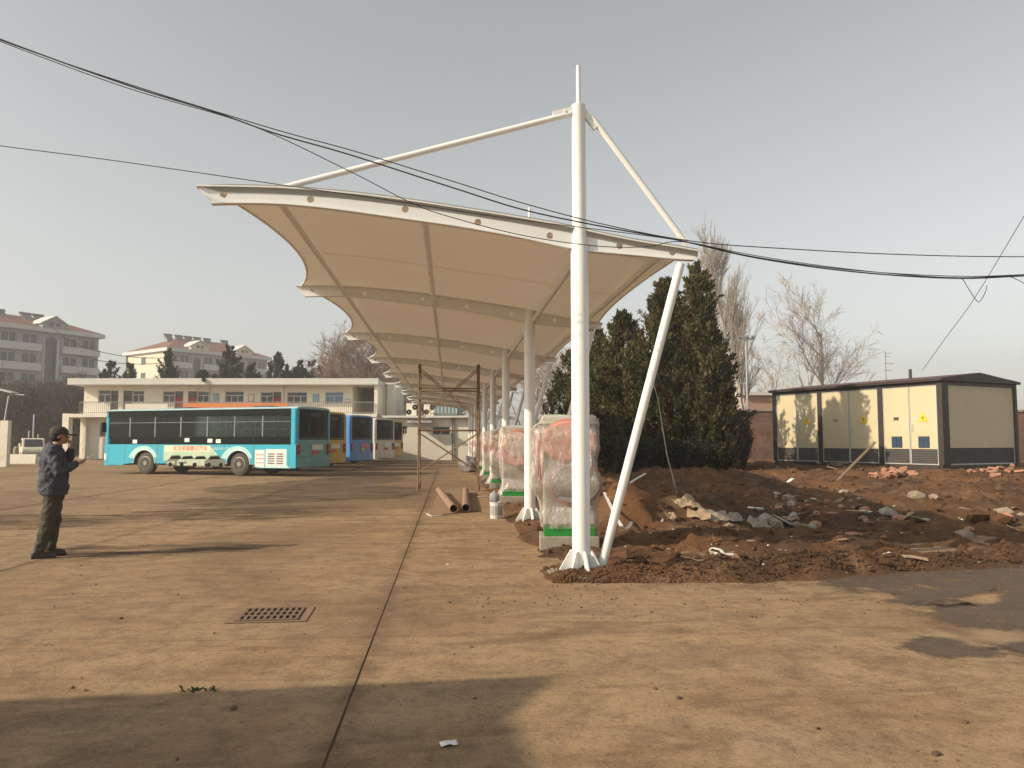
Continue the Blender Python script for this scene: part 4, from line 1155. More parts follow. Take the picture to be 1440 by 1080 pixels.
    if hero:
        yS = W2 + .031
        def dec(name, poly, m, d=0.0, par=None):
            return part(name, MB().prism(poly, 'y', yS + d, yS + d + .003), m, par or t)
        # x decreases towards the rear (right in view)
        dec('advert_ground', [(1.75, .62), (-1.55, .62), (-1.1, 1.0), (-.85, 1.22), (-.6, 1.30), (1.75, 1.3)], 'decal_g')
        bn = dec('advert_banner', [(1.7, 1.02), (-.82, 1.02), (-.82, 1.29), (1.7, 1.29)], 'banner', .004)
        tm = Matrix.Translation((.28, yS + .01, 1.155)) @ Matrix.Rotation(R(180), 4, 'Z') @ Matrix.Rotation(R(90), 4, 'X')
        text_mesh('lettering', '长治荣康顺达汽车', .235, 'red_txt', bn, tm)
        tm = Matrix.Translation((-1.38, yS + .004, 1.155)) @ Matrix.Rotation(R(180), 4, 'Z') @ Matrix.Rotation(R(90), 4, 'X')
        text_mesh('lettering', '0355-3031170', .155, 'b_white', t, tm)
        cars = [(1.05, .55, 'decal_d', 'decal_l'), (.38, .60, 'decal_l', 'decal_d'), (-.32, .56, 'decal_l', 'decal_l'), (-1.08, .55, 'decal_d', 'decal_d')]
        for k, (cx, w, m1, m2) in enumerate(cars):
            h = .52
            body = [(cx + w, .42), (cx + w, .60), (cx + w * .75, .68), (cx + w * .45, .86), (cx - w * .35, .88), (cx - w * .7, .72), (cx - w, .62), (cx - w, .42)]
            c_ = dec('advert_car', body, m1, .004 + .003 * k)
            dec('advert_car_glass', [(cx + w * .62, .69), (cx + w * .4, .82), (cx - w * .32, .84), (cx - w * .58, .71)], 'b_black', .0075 + .003 * k, c_)
            dec('advert_car_front', [(cx + w * .9, .5), (cx + w * .9, .58), (cx + w * .1, .60), (cx + w * .1, .5)], m2, .0075 + .003 * k, c_)
            for wxx in (cx + w * .55, cx - w * .6):
                dec('advert_car_wheel', [(wxx + .1 * math.cos(2 * math.pi * q / 12), .46 + .1 * math.sin(2 * math.pi * q / 12)) for q in range(12)], 'b_black', .0076 + .003 * k, c_)
        for (x0, x1, z0, z1) in ((4.05, 4.9, .40, 1.15), (-2.9 - .75, -3.16, .40, 1.12), (-3.70, -4.75, .42, 1.15)):
            part('flap', MB().box(min(x0, x1), max(x0, x1), yS - .004, yS + .002, z0, z1), nm if x0 > 0 else 'b_white', t)
        for cx in (-3.98, -4.42):
            g = part('air_intake', MB().box(cx - .19, cx + .19, yS - .0, yS + .006, .50, 1.02), 'b_white', t)
            for k in range(5): part('intake_slot', MB().box(cx - .165, cx + .165, yS + .006, yS + .009, .53 + k * .097, .585 + k * .097), 'decal_d', g)
        for k in range(3):
            for j in range(4): part('sticker_dot', MB().box(-3.62 + j * .11, -3.57 + j * .11, yS + .003, yS + .006, .55 + k * .17, .60 + k * .17), 'plate_r', t)
        for sx in (4.98, 3.98, 3.52, 2.12, .9, -.35, -1.55, -3.08, -4.86):
            part('panel_seam', MB().box(sx - .008, sx + .008, yS - .003, yS + .0025, .37, 1.33), 'decal_d', t)
        part('skirt_line', MB().box(-1.6, 2.15, yS - .003, yS + .0022, .385, .40), 'decal_d', t)
        for wx in WX:
            dec('arch_flash', [(wx + .98 * math.cos(a) * (1.0 if a < 1.6 else .8), .50 + .78 * math.sin(a)) for a in [.35 + k * .24 for k in range(11)]] + [(wx + .63 * math.cos(a), .50 + .61 * math.sin(a)) for a in [2.75 - k * .24 for k in range(11)]], 'decal_p', .002)
        for k in range(9): part('lower_streak', MB().box(-4.95 + k * .02, -3.2 - k * .12, yS - .002, yS + .0012 + .0001 * k, .36 + k * .012, .372 + k * .012), 'decal_p', t)
        part('headlight', MB().box(L2 - .12, L2 + .02, W2 - .16, W2 + .034, .62, .92), 'pvc' if 'pvc' in M else 'b_white', t, bevel=.02)
        for wx in WX:
            part('arch_lip', MB().path([(wx + .62 * math.cos(math.pi * k / 14), W2 + .03, .50 + .60 * math.sin(math.pi * k / 14)) for k in range(15)], .025, 6), 'b_white', t)
    return t
fw = Vector((-.91, .415, 0)); fw.normalize(); BANG = math.atan2(fw.y, fw.x); lf = Vector((-fw.y, fw.x, 0))
def bus_center(rear_right): return rear_right + fw * BL / 2 + lf * BW / 2
rw = Vector((-8.98, 34.7, 0))
hero_c = rw + fw * 2.3 - lf * (BW / 2)
CY = (.02, .40, .54)
make_bus(hero_c, BANG, CY, (.12, .36, .38), 'turquoise city bus with car advert on its side, parked before the office', True, 1)
for k, (px, dep, col, col2, lab, tx) in enumerate((
        (487, 41.0, (.62, .40, .03), (.60, .38, .04), 'yellow city bus wedged between the turquoise and the blue bus', None),
        (525, 46.5, (.10, .30, .68), (.10, .28, .62), 'blue city bus with red advert on its rear', '公交广告'),
        (555, 52.5, (.72, .70, .64), (.66, .63, .56), 'greyish white city bus parked beyond the blue one', None),
        (567, 58.5, (.60, .38, .03), (.58, .36, .04), 'yellow city bus at the end of the line beside the low white building', None))):
    rrp = CF((px - 720) / F * dep, dep)
    make_bus(bus_center(rrp), BANG, col, col2, lab, False, 2 + k, tx)

# ================================================================== PERSON
M['skin'] = mat('skin', (.36, .20, .135), (.30, .16, .10), rough=.55)
M['jacket'] = mat('blue_grey_jacket', (.038, .044, .066), (.027, .031, .045), rough=.75, scale=6, bump=.5, bscale=22, dirt=(.07, .073, .088), dlo=.5)
M['trousers'] = mat('olive_trousers', (.055, .048, .032), (.038, .033, .022), rough=.85, scale=7, bump=.5, bscale=18)
M['shoe'] = mat('black_shoe', (.02, .018, .016), (.04, .034, .028), rough=.6)
M['cap'] = mat('grey_cap', (.055, .047, .04), (.04, .035, .03), rough=.85)
M['hair'] = mat('black_hair', (.012, .010, .009), rough=.7)
M['phone'] = mat('phone', (.55, .53, .5), rough=.3)
def capsule(mb, pts, rs, n=14, flat=1.0, caps=4):
    # rounded chain of ellipses with domed ends
    P_ = [Vector(p) for p in pts]; R_ = list(rs)
    d0 = (P_[0] - P_[1]).normalized(); d1 = (P_[-1] - P_[-2]).normalized()
    a = []; ar = []
    for k in range(caps, 0, -1): t = k / caps * math.pi / 2 * .96; a.append(P_[0] + d0 * R_[0] * math.sin(t)); ar.append(R_[0] * math.cos(t))
    b = []; br = []
    for k in range(1, caps + 1): t = k / caps * math.pi / 2 * .96; b.append(P_[-1] + d1 * R_[-1] * math.sin(t)); br.append(R_[-1] * math.cos(t))
    mb.path(a + P_ + b, ar + R_ + br, n)
    return mb
def torso_loft(mb, rings, n=20):     # rings: (cx, cy, z, rx, ry)
    v = []; f = []
    for cx, cy, z, rx, ry in rings:
        for k in range(n):
            a = 2 * math.pi * k / n; v.append((cx + rx * math.cos(a), cy + ry * math.sin(a), z))
    for i in range(len(rings) - 1):
        for k in range(n): k2 = (k + 1) % n; f.append((i * n + k, i * n + k2, (i + 1) * n + k2, (i + 1) * n + k))
    f.append(tuple(reversed(range(n)))); f.append(tuple((len(rings) - 1) * n + k for k in range(n)))
    return mb.add(v, f)
def remeshed(name, mb, material, parent, vox=.012, smooth_it=3, wrinkle=0.0, wscale=9.0):
    o = put(name, mb.mesh(name), material, parent)
    r = o.modifiers.new('remesh', 'REMESH'); r.mode = 'VOXEL'; r.voxel_size = vox; r.use_smooth_shade = True
    s = o.modifiers.new('smooth', 'SMOOTH'); s.iterations = smooth_it; s.factor = .5
    if wrinkle:
        tx = bpy.data.textures.new(name + '_folds', 'CLOUDS'); tx.noise_scale = 1 / wscale; tx.noise_depth = 2
        d = o.modifiers.new('folds', 'DISPLACE'); d.texture = tx; d.strength = wrinkle; d.mid_level = .5; d.texture_coords = 'LOCAL'
    return o
pf = G(72, 783)
person = thing('person', 'person in grey cap, blue-grey jacket and olive trousers standing and holding a phone', 'person', (pf.x, pf.y, 0), R(24))
# local: x forward, y left, z up
HIPL, HIPR = (.0, .085, .84), (.0, -.085, .84)
KNL, KNR = (.01, .095, .46), (-.045, -.095, .46)
ANL, ANR = (-.02, .10, .095), (-.135, -.10, .095)
SHL, SHR = (-.01, .19, 1.36), (-.02, -.19, 1.36)
ELL, ELR = (.11, .24, 1.13), (.04, -.26, 1.10)
HAL, HAR = (.175, .05, 1.40), (.25, -.12, 1.20)
body = MB()
torso_loft(body, [(.0, 0, .80, .10, .15), (.0, 0, .95, .10, .14), (.0, 0, 1.15, .11, .15), (-.01, 0, 1.33, .10, .17), (-.005, 0, 1.40, .06, .09), (.015, 0, 1.47, .055, .06)])
for h, k_, a in ((HIPL, KNL, ANL), (HIPR, KNR, ANR)):
    capsule(body, [h, k_, a], [.075, .055, .042], 12)
    capsule(body, [a, (a[0] + .13, a[1], .05)], [.04, .032], 10)
for s, e, h in ((SHL, ELL, HAL), (SHR, ELR, HAR)):
    capsule(body, [s, e, h], [.05, .042, .028], 12)
# head: skull, jaw, nose, ears, brow
body.ico((.035, 0, 1.575), .092, .072, .105, 3)
body.ico((.065, 0, 1.515), .062, .054, .062, 2)
capsule(body, [(.0, 0, 1.42), (.025, 0, 1.52)], [.055, .052], 12)
body.ico((.138, 0, 1.545), .022, .014, .022, 2)
body.ico((.122, 0, 1.515), .018, .024, .010, 2)
body.ico((.108, 0, 1.48), .026, .026, .02, 2)
for s in (-1, 1): body.ico((.03, s * .074, 1.55), .018, .01, .03, 2)
def hand(mb, wrist, dirv, palm_n, side, curl=.5, s=1.0):
    w = Vector(wrist); d = Vector(dirv).normalized(); nrm = Vector(palm_n).normalized(); nrm = (nrm - d * nrm.dot(d)).normalized(); b = d.cross(nrm) * side
    pc = w + d * .05
    for k in range(4): capsule(mb, [w + b * (.010 - .006 * k), w + d * .085 + b * (.030 - .02 * k)], [.017, .012], 8, caps=2)
    for k, ln in enumerate((.068, .078, .072, .056)):
        p0 = w + d * .085 + b * (.030 - .02 * k)
        p1 = p0 + (d * math.cos(curl * .6) + nrm * math.sin(curl * .6)) * ln * .45 * s
        p2 = p1 + (d * math.cos(curl * 1.6) + nrm * math.sin(curl * 1.6)) * ln * .35 * s
        p3 = p2 + (d * math.cos(curl * 2.4) + nrm * math.sin(curl * 2.4)) * ln * .25 * s
        capsule(mb, [p0, p1, p2, p3], [.0095, .009, .008, .007], 7, caps=2)
    t0 = w + d * .025 + b * .028
    capsule(mb, [t0, t0 + d * .03 + b * .022 + nrm * .012, t0 + d * .058 + b * .022 + nrm * .03], [.012, .0105, .0085], 7, caps=2)
hand(body, HAR, (.9, .15, .35), (0, .4, .9), -1, .7)
hand(body, HAL, (.1, -.5, .75), (-.5, -.3, .2), 1, .9)
remeshed('body', body, 'skin', person, .007, 2)
jk = MB()
torso_loft(jk, [(-.0, 0, .815, .15, .20), (-.005, 0, .86, .168, .215), (-.005, 0, .98, .172, .215), (-.012, 0, 1.12, .168, .218), (-.03, 0, 1.25, .158, .222), (-.035, 0, 1.34, .135, .215), (-.025, 0, 1.40, .105, .15), (-.005, 0, 1.455, .085, .09)])
for s, e, h in ((SHL, ELL, HAL), (SHR, ELR, HAR)):
    S, E, H_ = Vector(s), Vector(e), Vector(h)
    capsule(jk, [S, S.lerp(E, .5), E, E.lerp(H_, .5), E.lerp(H_, .88)], [.088, .082, .074, .066, .052], 14)
capsule(jk, [(-.05, -.06, 1.44), (-.075, 0, 1.435), (-.05, .06, 1.44)], [.04, .045, .04], 10)
remeshed('jacket', jk, 'jacket', person, .010, 2, .06, 10)
part('jacket_hem', MB().lathe([(1.0, .80), (1.04, .81), (1.04, .845), (1.0, .85)], n=28, sx=.155, sy=.205), 'jacket', person, smooth=True)
tr = MB()
torso_loft(tr, [(.0, 0, .74, .115, .165), (.0, 0, .80, .13, .18), (.0, 0, .90, .13, .18)])
for h, k_, a in ((HIPL, KNL, ANL), (HIPR, KNR, ANR)):
    h_, kk, aa = Vector(h), Vector(k_), Vector(a)
    capsule(tr, [h_, h_.lerp(kk, .5), kk, kk.lerp(aa, .5), aa + Vector((.005, 0, .02))], [.108, .1, .083, .077, .072], 14, caps=3)
remeshed('trousers', tr, 'trousers', person, .010, 2, .05, 10)
for a in (ANL, ANR):
    sh = MB()
    sh.prism([(a[0] - .09, a[1] - .04), (a[0] + .02, a[1] - .048), (a[0] + .13, a[1] - .05), (a[0] + .185, a[1] - .03), (a[0] + .195, a[1]), (a[0] + .18, a[1] + .035), (a[0] + .1, a[1] + .045), (a[0] - .09, a[1] + .04)], 'z', .0, .035)
    capsule(sh, [(a[0] - .05, a[1], .06), (a[0] + .06, a[1], .06), (a[0] + .145, a[1], .045)], [.045, .045, .036], 12)
    capsule(sh, [(a[0] - .03, a[1], .06), (a[0] - .02, a[1], .11)], [.05, .05], 12)
    remeshed('shoe', sh, 'shoe', person, .01, 2)
hr = MB().ico((.012, 0, 1.56), .088, .079, .09, 3)
part('hair', hr, 'hair', person, smooth=True)
cp_ = MB(); torso_loft(cp_, [(.03, 0, 1.585, .112, .093), (.03, 0, 1.61, .113, .094), (.028, 0, 1.645, .105, .088), (.024, 0, 1.675, .08, .068), (.02, 0, 1.69, .04, .035), (.02, 0, 1.694, .008, .008)], 24)
cap = part('cap', cp_, 'cap', person, smooth=True)
bv = [(.11 + .0, -.075), (.16, -.078), (.21, -.062), (.245, -.03), (.25, 0), (.245, .03), (.21, .062), (.16, .078), (.11, .075)]
part('brim', MB().add([(x, y, 1.598 - .25 * y * y * 10 * .3 - (x - .11) * .10) for x, y in bv] + [(x, y, 1.578 - .25 * y * y * 10 * .3 - (x - .11) * .10) for x, y in bv],
     [tuple(range(9)), tuple(reversed(range(9, 18)))] + [(i, i + 1, i + 10, i + 9) for i in range(8)]), 'cap', cap)
for s in (-1, 1):
    part('eye', MB().ico((.118, s * .030, 1.562), .008, .011, .007, 2), 'hair', person, smooth=True)
ph = MB(); d_ = Vector((.9, .15, .38)).normalized(); s_ = Vector((-.16, .98, 0)).normalized(); n_v = d_.cross(s_)
pc = Vector(HAR) + d_ * .17 + Vector((0, .0, .03))
ph.obox(pc, d_ * .075, s_ * .037, n_v * .005)
pho = part('phone_body', ph, 'phone', None, bevel=.003)
pho.name = 'mobile_phone'
pho.matrix_world = Matrix.Translation((pf.x, pf.y, 0)) @ Matrix.Rotation(R(24), 4, 'Z')
tag(pho, 'pale mobile phone held out in front by the standing person', 'phone')

# ================================================================== TWO-STOREY OFFICE
M['cream_wall'] = mat('cream_render', (.80, .745, .63), (.74, .685, .57), rough=.85, scale=.6, dirt=(.40, .34, .26), dscale=.9, dlo=.58, dhi=.85)
M['white_wall'] = mat('white_render', (.76, .71, .60), (.68, .63, .52), rough=.85, scale=.6, dirt=(.38, .31, .23), dscale=1.0, dlo=.58, dhi=.85)
M['roof_conc'] = mat('roof_edge', (.66, .64, .59), (.58, .56, .51), rough=.85, scale=.8)
M['pvc'] = mat('white_window_frame', (.66, .65, .61), rough=.5)
M['pane'] = mat('window_pane', (.035, .035, .038), (.06, .055, .055), rough=.12, scale=1.5)
M['pane_blue'] = mat('blue_window_pane', (.10, .19, .34), (.16, .25, .38), rough=.15, scale=2)
M['door_br'] = mat('brown_door', (.085, .065, .06), rough=.6)
M['door_red'] = mat('red_door', (.36, .035, .04), (.28, .03, .035), rough=.5)
M['orange'] = mat('orange_banner', (.70, .24, .085), (.62, .20, .07), rough=.7)
M['notice'] = mat('blue_notice', (.16, .30, .50), (.4, .5, .55), rough=.5, scale=4)
M['rail'] = mat('grey_railing', (.30, .28, .25), rough=.6)
M['awning'] = mat('awning_sheet', (.55, .54, .52), (.45, .43, .4), rough=.5)
OD = 65.0
S_ = OD / F
def ox(px): return (px - 720) * S_
def oz(py): return CAM_H + (620 - py) * S_
office = thing('office_building', 'cream two storey office with flat roof and balcony railing behind the buses', 'building', CF(0, OD), -YAW)
def wall_with_holes(x0, x1, z0, z1, holes, y0, y1):
    # vertical strips between hole edges
    mb = MB(); xs = sorted(set([x0, x1] + [h[0] for h in holes] + [h[1] for h in holes]))
    for a, b in zip(xs, xs[1:]):
        if b - a < 1e-6: continue
        zz = [z0]
        for h in sorted((h for h in holes if h[0] <= a + 1e-6 and h[1] >= b - 1e-6), key=lambda h: h[2]): zz += [h[2], h[3]]
        zz.append(z1)
        for k in range(0, len(zz), 2):
            if zz[k + 1] - zz[k] > 1e-6: mb.box(a, b, y0, y1, zz[k], zz[k + 1])
    return mb
def window(par, x0, x1, z0, z1, y, pane='pane', cols=2, transom=.66):
    fw_ = .06
    mb = ring4(x0, x1, y, y + .06, z0, z1, fw_)
    zt_ = lerp(z0, z1, transom)
    mb.box(x0 + fw_, x1 - fw_, y + .003, y + .055, zt_ - .03, zt_ + .03)
    for k in range(1, cols): x = lerp(x0, x1, k / cols); mb.box(x - .03, x + .03, y + .006, y + .052, z0 + fw_, zt_ - .03)
    w = part('window', mb, 'pvc', par)
    part('pane', MB().box(x0 + .03, x1 - .03, y + .06, y + .07, z0 + .03, z1 - .03), pane, w)
    return w
RIGHT, LEFT = ox(530), ox(110)
zr0, zr1, zs = oz(541), oz(532), oz(582)
YW = 1.25                            # upper wall stands back behind the balcony
holes = []
wins = [(126, 144, 547, 566, 'pane', 2), (175, 192, 548, 566, 'pane', 2), (219, 236, 549, 566, 'pane', 2), (268, 285, 549, 566, 'pane', 2), (308, 335, 549, 566, 'pane', 3), (359, 377, 550, 567, 'pane', 2), (397, 426, 550, 567, 'pane', 3), (452, 478, 550, 567, 'pane_blue', 2)]
doors = [(144.2, 155, 548, 581, 'door_br'), (162, 174.8, 548, 581, 'door_br'), (236.2, 248, 549, 581, 'door_red'), (255, 267.8, 549, 581, 'door_red'), (377.2, 389, 550, 581, 'door_red')]
for a, b, t, bo, pm, nc in wins: holes.append((ox(a), ox(b), oz(bo), oz(t)))
for a, b, t, bo, m in doors: holes.append((ox(a), ox(b), oz(bo), oz(t)))
part('upper_wall', wall_with_holes(LEFT, ox(491), zs, zr0, holes, YW, YW + .3), 'cream_wall', office)
part('end_wall', MB().box(LEFT - .25, LEFT, YW, 9, .0, zr0), 'cream_wall', office)
for a, b, t, bo, pm, nc in wins: window(office, ox(a), ox(b), oz(bo), oz(t), YW + .1, pm, nc)
for a, b, t, bo, m in doors:
    d = part('door', MB().box(ox(a), ox(b), YW + .12, YW + .18, oz(bo), lerp(oz(bo), oz(t), .74)), m, office)
    part('fanlight', MB().box(ox(a), ox(b), YW + .12, YW + .17, lerp(oz(bo), oz(t), .76), oz(t)), 'pane', d)
    part('handle', MB().box(ox(b) - .2, ox(b) - .12, YW + .06, YW + .12, oz(568) - .1, oz(568)), 'galv', d)
part('roof_slab', MB().box(ox(93), RIGHT + .1, .0, 10, zr0, zr1 - .1).box(ox(93), RIGHT + .1, .0, .25, zr1 - .1, zr1).box(ox(93), ox(93) + .25, .25, 10, zr1 - .1, zr1), 'roof_conc', office, bevel=.02)
part('balcony_slab', MB().box(ox(98), ox(530), .0, YW + .3, zs - .28, zs), 'cream_wall', office)
part('balcony_floor_wing', MB().box(ox(88), ox(98) - .002, .0, 6, zs - .3, zs + .02), 'cream_wall', office)
gh = [(ox(126), ox(142), oz(615), oz(597)), (ox(142.4), ox(150), oz(640), oz(597)), (ox(170), ox(190), oz(615), oz(597))]
part('lower_wall', wall_with_holes(ox(88) + .6, RIGHT, 0, zs - .28, gh, YW + .4, YW + .7), 'cream_wall', office)
window(office, *gh[0][:2], gh[0][2], gh[0][3], YW + .5); window(office, *gh[2][:2], gh[2][2], gh[2][3], YW + .5)
part('door', MB().box(gh[1][0], gh[1][1], YW + .5, YW + .56, 0, gh[1][3]), 'door_br', office)
part('pier', MB().box(ox(88), ox(97), .002, .6, 0, zs - .3), 'cream_wall', office)
for px in (300, 345, 448):
    part('pillar', MB().box(ox(px) - .15, ox(px) + .15, .15, .45, 0, zs - .28), 'cream_wall', office)
part('inner_floor', MB().box(LEFT, ox(531), YW + .3, 9, zs - .2, zs - .02), 'cream_wall', office)
part('back_wall', MB().box(LEFT - .25, RIGHT, 9, 9.3, 0, zr0), 'cream_wall', office)
part('stair_side_wall', MB().box(ox(488.5), ox(491) , YW + .002, 7, zs, zr0), 'cream_wall', office)
part('stair_side_wall', MB().box(ox(525), RIGHT, .3, 9, 0, zr0), 'cream_wall', office)
part('stair_back', MB().box(ox(491), ox(525), 6, 6.2, zs, zr0), 'concrete', office)
def railing(par, px0, px1, y, z0, z1, step=.16):
    mb = MB(); x0, x1 = ox(px0), ox(px1)
    mb.box(x0, x1, y - .03, y + .03, z1 - .06, z1); mb.box(x0, x1, y - .02, y + .02, z0 + .08, z0 + .12)
    n = int((x1 - x0) / step)
    for k in range(n + 1): x = lerp(x0, x1, k / n); mb.box(x - .012, x + .012, y - .012, y + .012, z0, z1 - .06)
    return part('railing', mb, 'rail', par)
zr_t = oz(565)
railing(office, 110, 525, .12, zs, zr_t)
part('railing_board', MB().box(ox(175), ox(235), .05, .075, oz(580), oz(568)), 'white_wall', office)
part('banner', MB().box(ox(257), ox(405), .04, .07, oz(579), oz(567)), 'orange', office)
for a, b, t, bo, m in ((291, 299, 552, 565, 'notice'), (342, 350, 553, 564, 'banner'), (434, 443, 553, 565, 'notice'), (480, 488, 560, 566, 'banner')):
    nb = part('notice_board', MB().box(ox(a), ox(b), YW - .04, YW - .002, oz(bo), oz(t)), 'rail', office)
    part('notice', MB().box(ox(a) + .05, ox(b) - .05, YW - .05, YW - .04, oz(bo) + .05, oz(t) - .05), m, nb)
for px in (286, 392): part('downpipe', MB().tube((ox(px), YW - .06, 0.1), (ox(px), YW - .06, zr0), .05, n=8), 'pvc', office)
cm = part('camera_box', MB().box(ox(284), ox(288), -.25, -.01, oz(537), oz(532)), 'b_black', office, bevel=.03)
part('lens', MB().tube((ox(286), -.25, oz(534.5)), (ox(286), -.36, oz(535.5)), .09, n=12), 'pane', cm)

# annex block and low building at the end of the yard
annex = thing('annex_block', 'small pale grey upper block beside the office stairwell', 'building', CF(0, 68), -YAW)
s2 = 68 / F
def sx_(px, s): return (px - 720) * s
def sz_(py, s): return CAM_H + (620 - py) * s
part('wall', MB().box(sx_(534, s2), sx_(556, s2), 0, 5, 0, sz_(541, s2)), 'white_wall', annex)
part('roof', MB().box(sx_(533, s2), sx_(557, s2), -.2, 5.2, sz_(541, s2), sz_(538.5, s2)), 'roof_conc', annex)
part('downpipe', MB().tube((sx_(543, s2), -.06, .1), (sx_(543, s2), -.06, sz_(541, s2)), .05, n=8), 'rail', annex)
low = thing('low_building', 'low white building with flat roof edge at the far end of the yard', 'building', CF(0, 61.5), -YAW)
s3 = 61.5 / F
zl = sz_(588, s3)
lh = [(sx_(565, s3), sx_(573, s3), sz_(611, s3), sz_(599, s3)), (sx_(608, s3), sx_(633, s3), sz_(612, s3), sz_(600, s3))]
part('wall', wall_with_holes(sx_(545, s3), sx_(664, s3), 0, zl, lh, 0, .3), 'white_wall', low)
part('back_wall', MB().box(sx_(545, s3), sx_(664, s3), 5.7, 6, 0, zl), 'white_wall', low)
part('side_wall', MB().box(sx_(664, s3) - .3, sx_(664, s3), .3, 5.7, 0, zl), 'white_wall', low)
part('roof_slab', MB().box(sx_(540, s3), sx_(667, s3), -.5, 6.3, zl, sz_(585, s3)), 'roof_conc', low, bevel=.02)
part('roof_rail', MB().box(sx_(606, s3), sx_(650, s3), -.4, -.34, sz_(582.5, s3), sz_(581.5, s3)).box(sx_(606, s3), sx_(606, s3) + .05, -.4, -.34, sz_(585, s3), sz_(582.5, s3)).box(sx_(650, s3) - .05, sx_(650, s3), -.4, -.34, sz_(585, s3), sz_(582.5, s3)), 'rust_tube', low)
for h in lh: window(low, h[0], h[1], h[2], h[3], .12, 'pane', 2, .6)
mb = MB(); n = 40; v = []; f = []
for k in range(n + 1):
    x = lerp(sx_(574, s3), sx_(609, s3), k / n); zz = .04 * math.sin(k * 2.2)
    v += [(x, -.002, zl - .12 + zz), (x, -1.2, zl - .40 + zz)]
for k in range(n): f.append((2 * k, 2 * k + 1, 2 * k + 3, 2 * k + 2))
part('awning', mb.add(v, f), 'awning', low)
for px in (636, 639): part('downpipe', MB().tube((sx_(px, s3), -.07, .05), (sx_(px, s3), -.07, zl), .055, n=8), 'rail', low)
for k, px in enumerate((569, 594)):
    a0, a1 = sx_(px, s3), sx_(px + 14, s3)
    ac = thing('air_conditioner', ('twin fan outdoor air conditioner on the low roof beside the annex block', 'outdoor air conditioner on the low roof against the blue upper room')[k], 'air conditioner', CF((a0 + a1) / 2, 62.5, sz_(585, s3)), -YAW)
    w2 = (a1 - a0) / 2
    part('case', MB().box(-w2, w2, 0, .5, .05, 1.02), 'white_wall', ac, bevel=.02)
    part('foot_rails', MB().box(-w2 * .7, -w2 * .5, 0, .5, 0, .05).box(w2 * .5, w2 * .7, 0, .5, 0, .05), 'rail', ac)
    for fx, fz in ((.32, .72), (-.22, .33)):
        fn = part('fan_grille', ellipse_panel(fx * w2 / .44, fz, .21, .21, -.015, .01, 20), 'b_black', ac)
        part('hub', ellipse_panel(fx * w2 / .44, fz, .06, .06, -.025, -.015, 12), 'rail', fn)
blue = thing('upper_room', 'long blue glazed upper room behind the low white building', 'building', CF(0, 69), -YAW)
s4 = 69 / F
xa, xb = sx_(601, s4), sx_(645, s4)
part('wall', MB().box(xa, xb, .1, 4, 0, sz_(566, s4)), mat('blue_wall', (.12, .25, .36), (.16, .30, .40), rough=.6), blue)
part('roof', MB().box(xa - .2, xb + .2, -.2, 4.2, sz_(566, s4), sz_(563.5, s4)), 'roof_conc', blue)
for k in range(8):
    a = lerp(xa, xb, k / 8.6)
    w = part('window', ring4(a + .03, a + .38, .0, .09, sz_(583, s4), sz_(568, s4), .04), 'pvc', blue)
    part('pane', MB().box(a + .05, a + .36, .06, .095, sz_(583, s4) + .02, sz_(568, s4) - .02), mat('pale_curtain', (.38, .46, .48), (.28, .38, .42), rough=.5, scale=5) if k == 0 else bpy.data.materials['pale_curtain'], w)

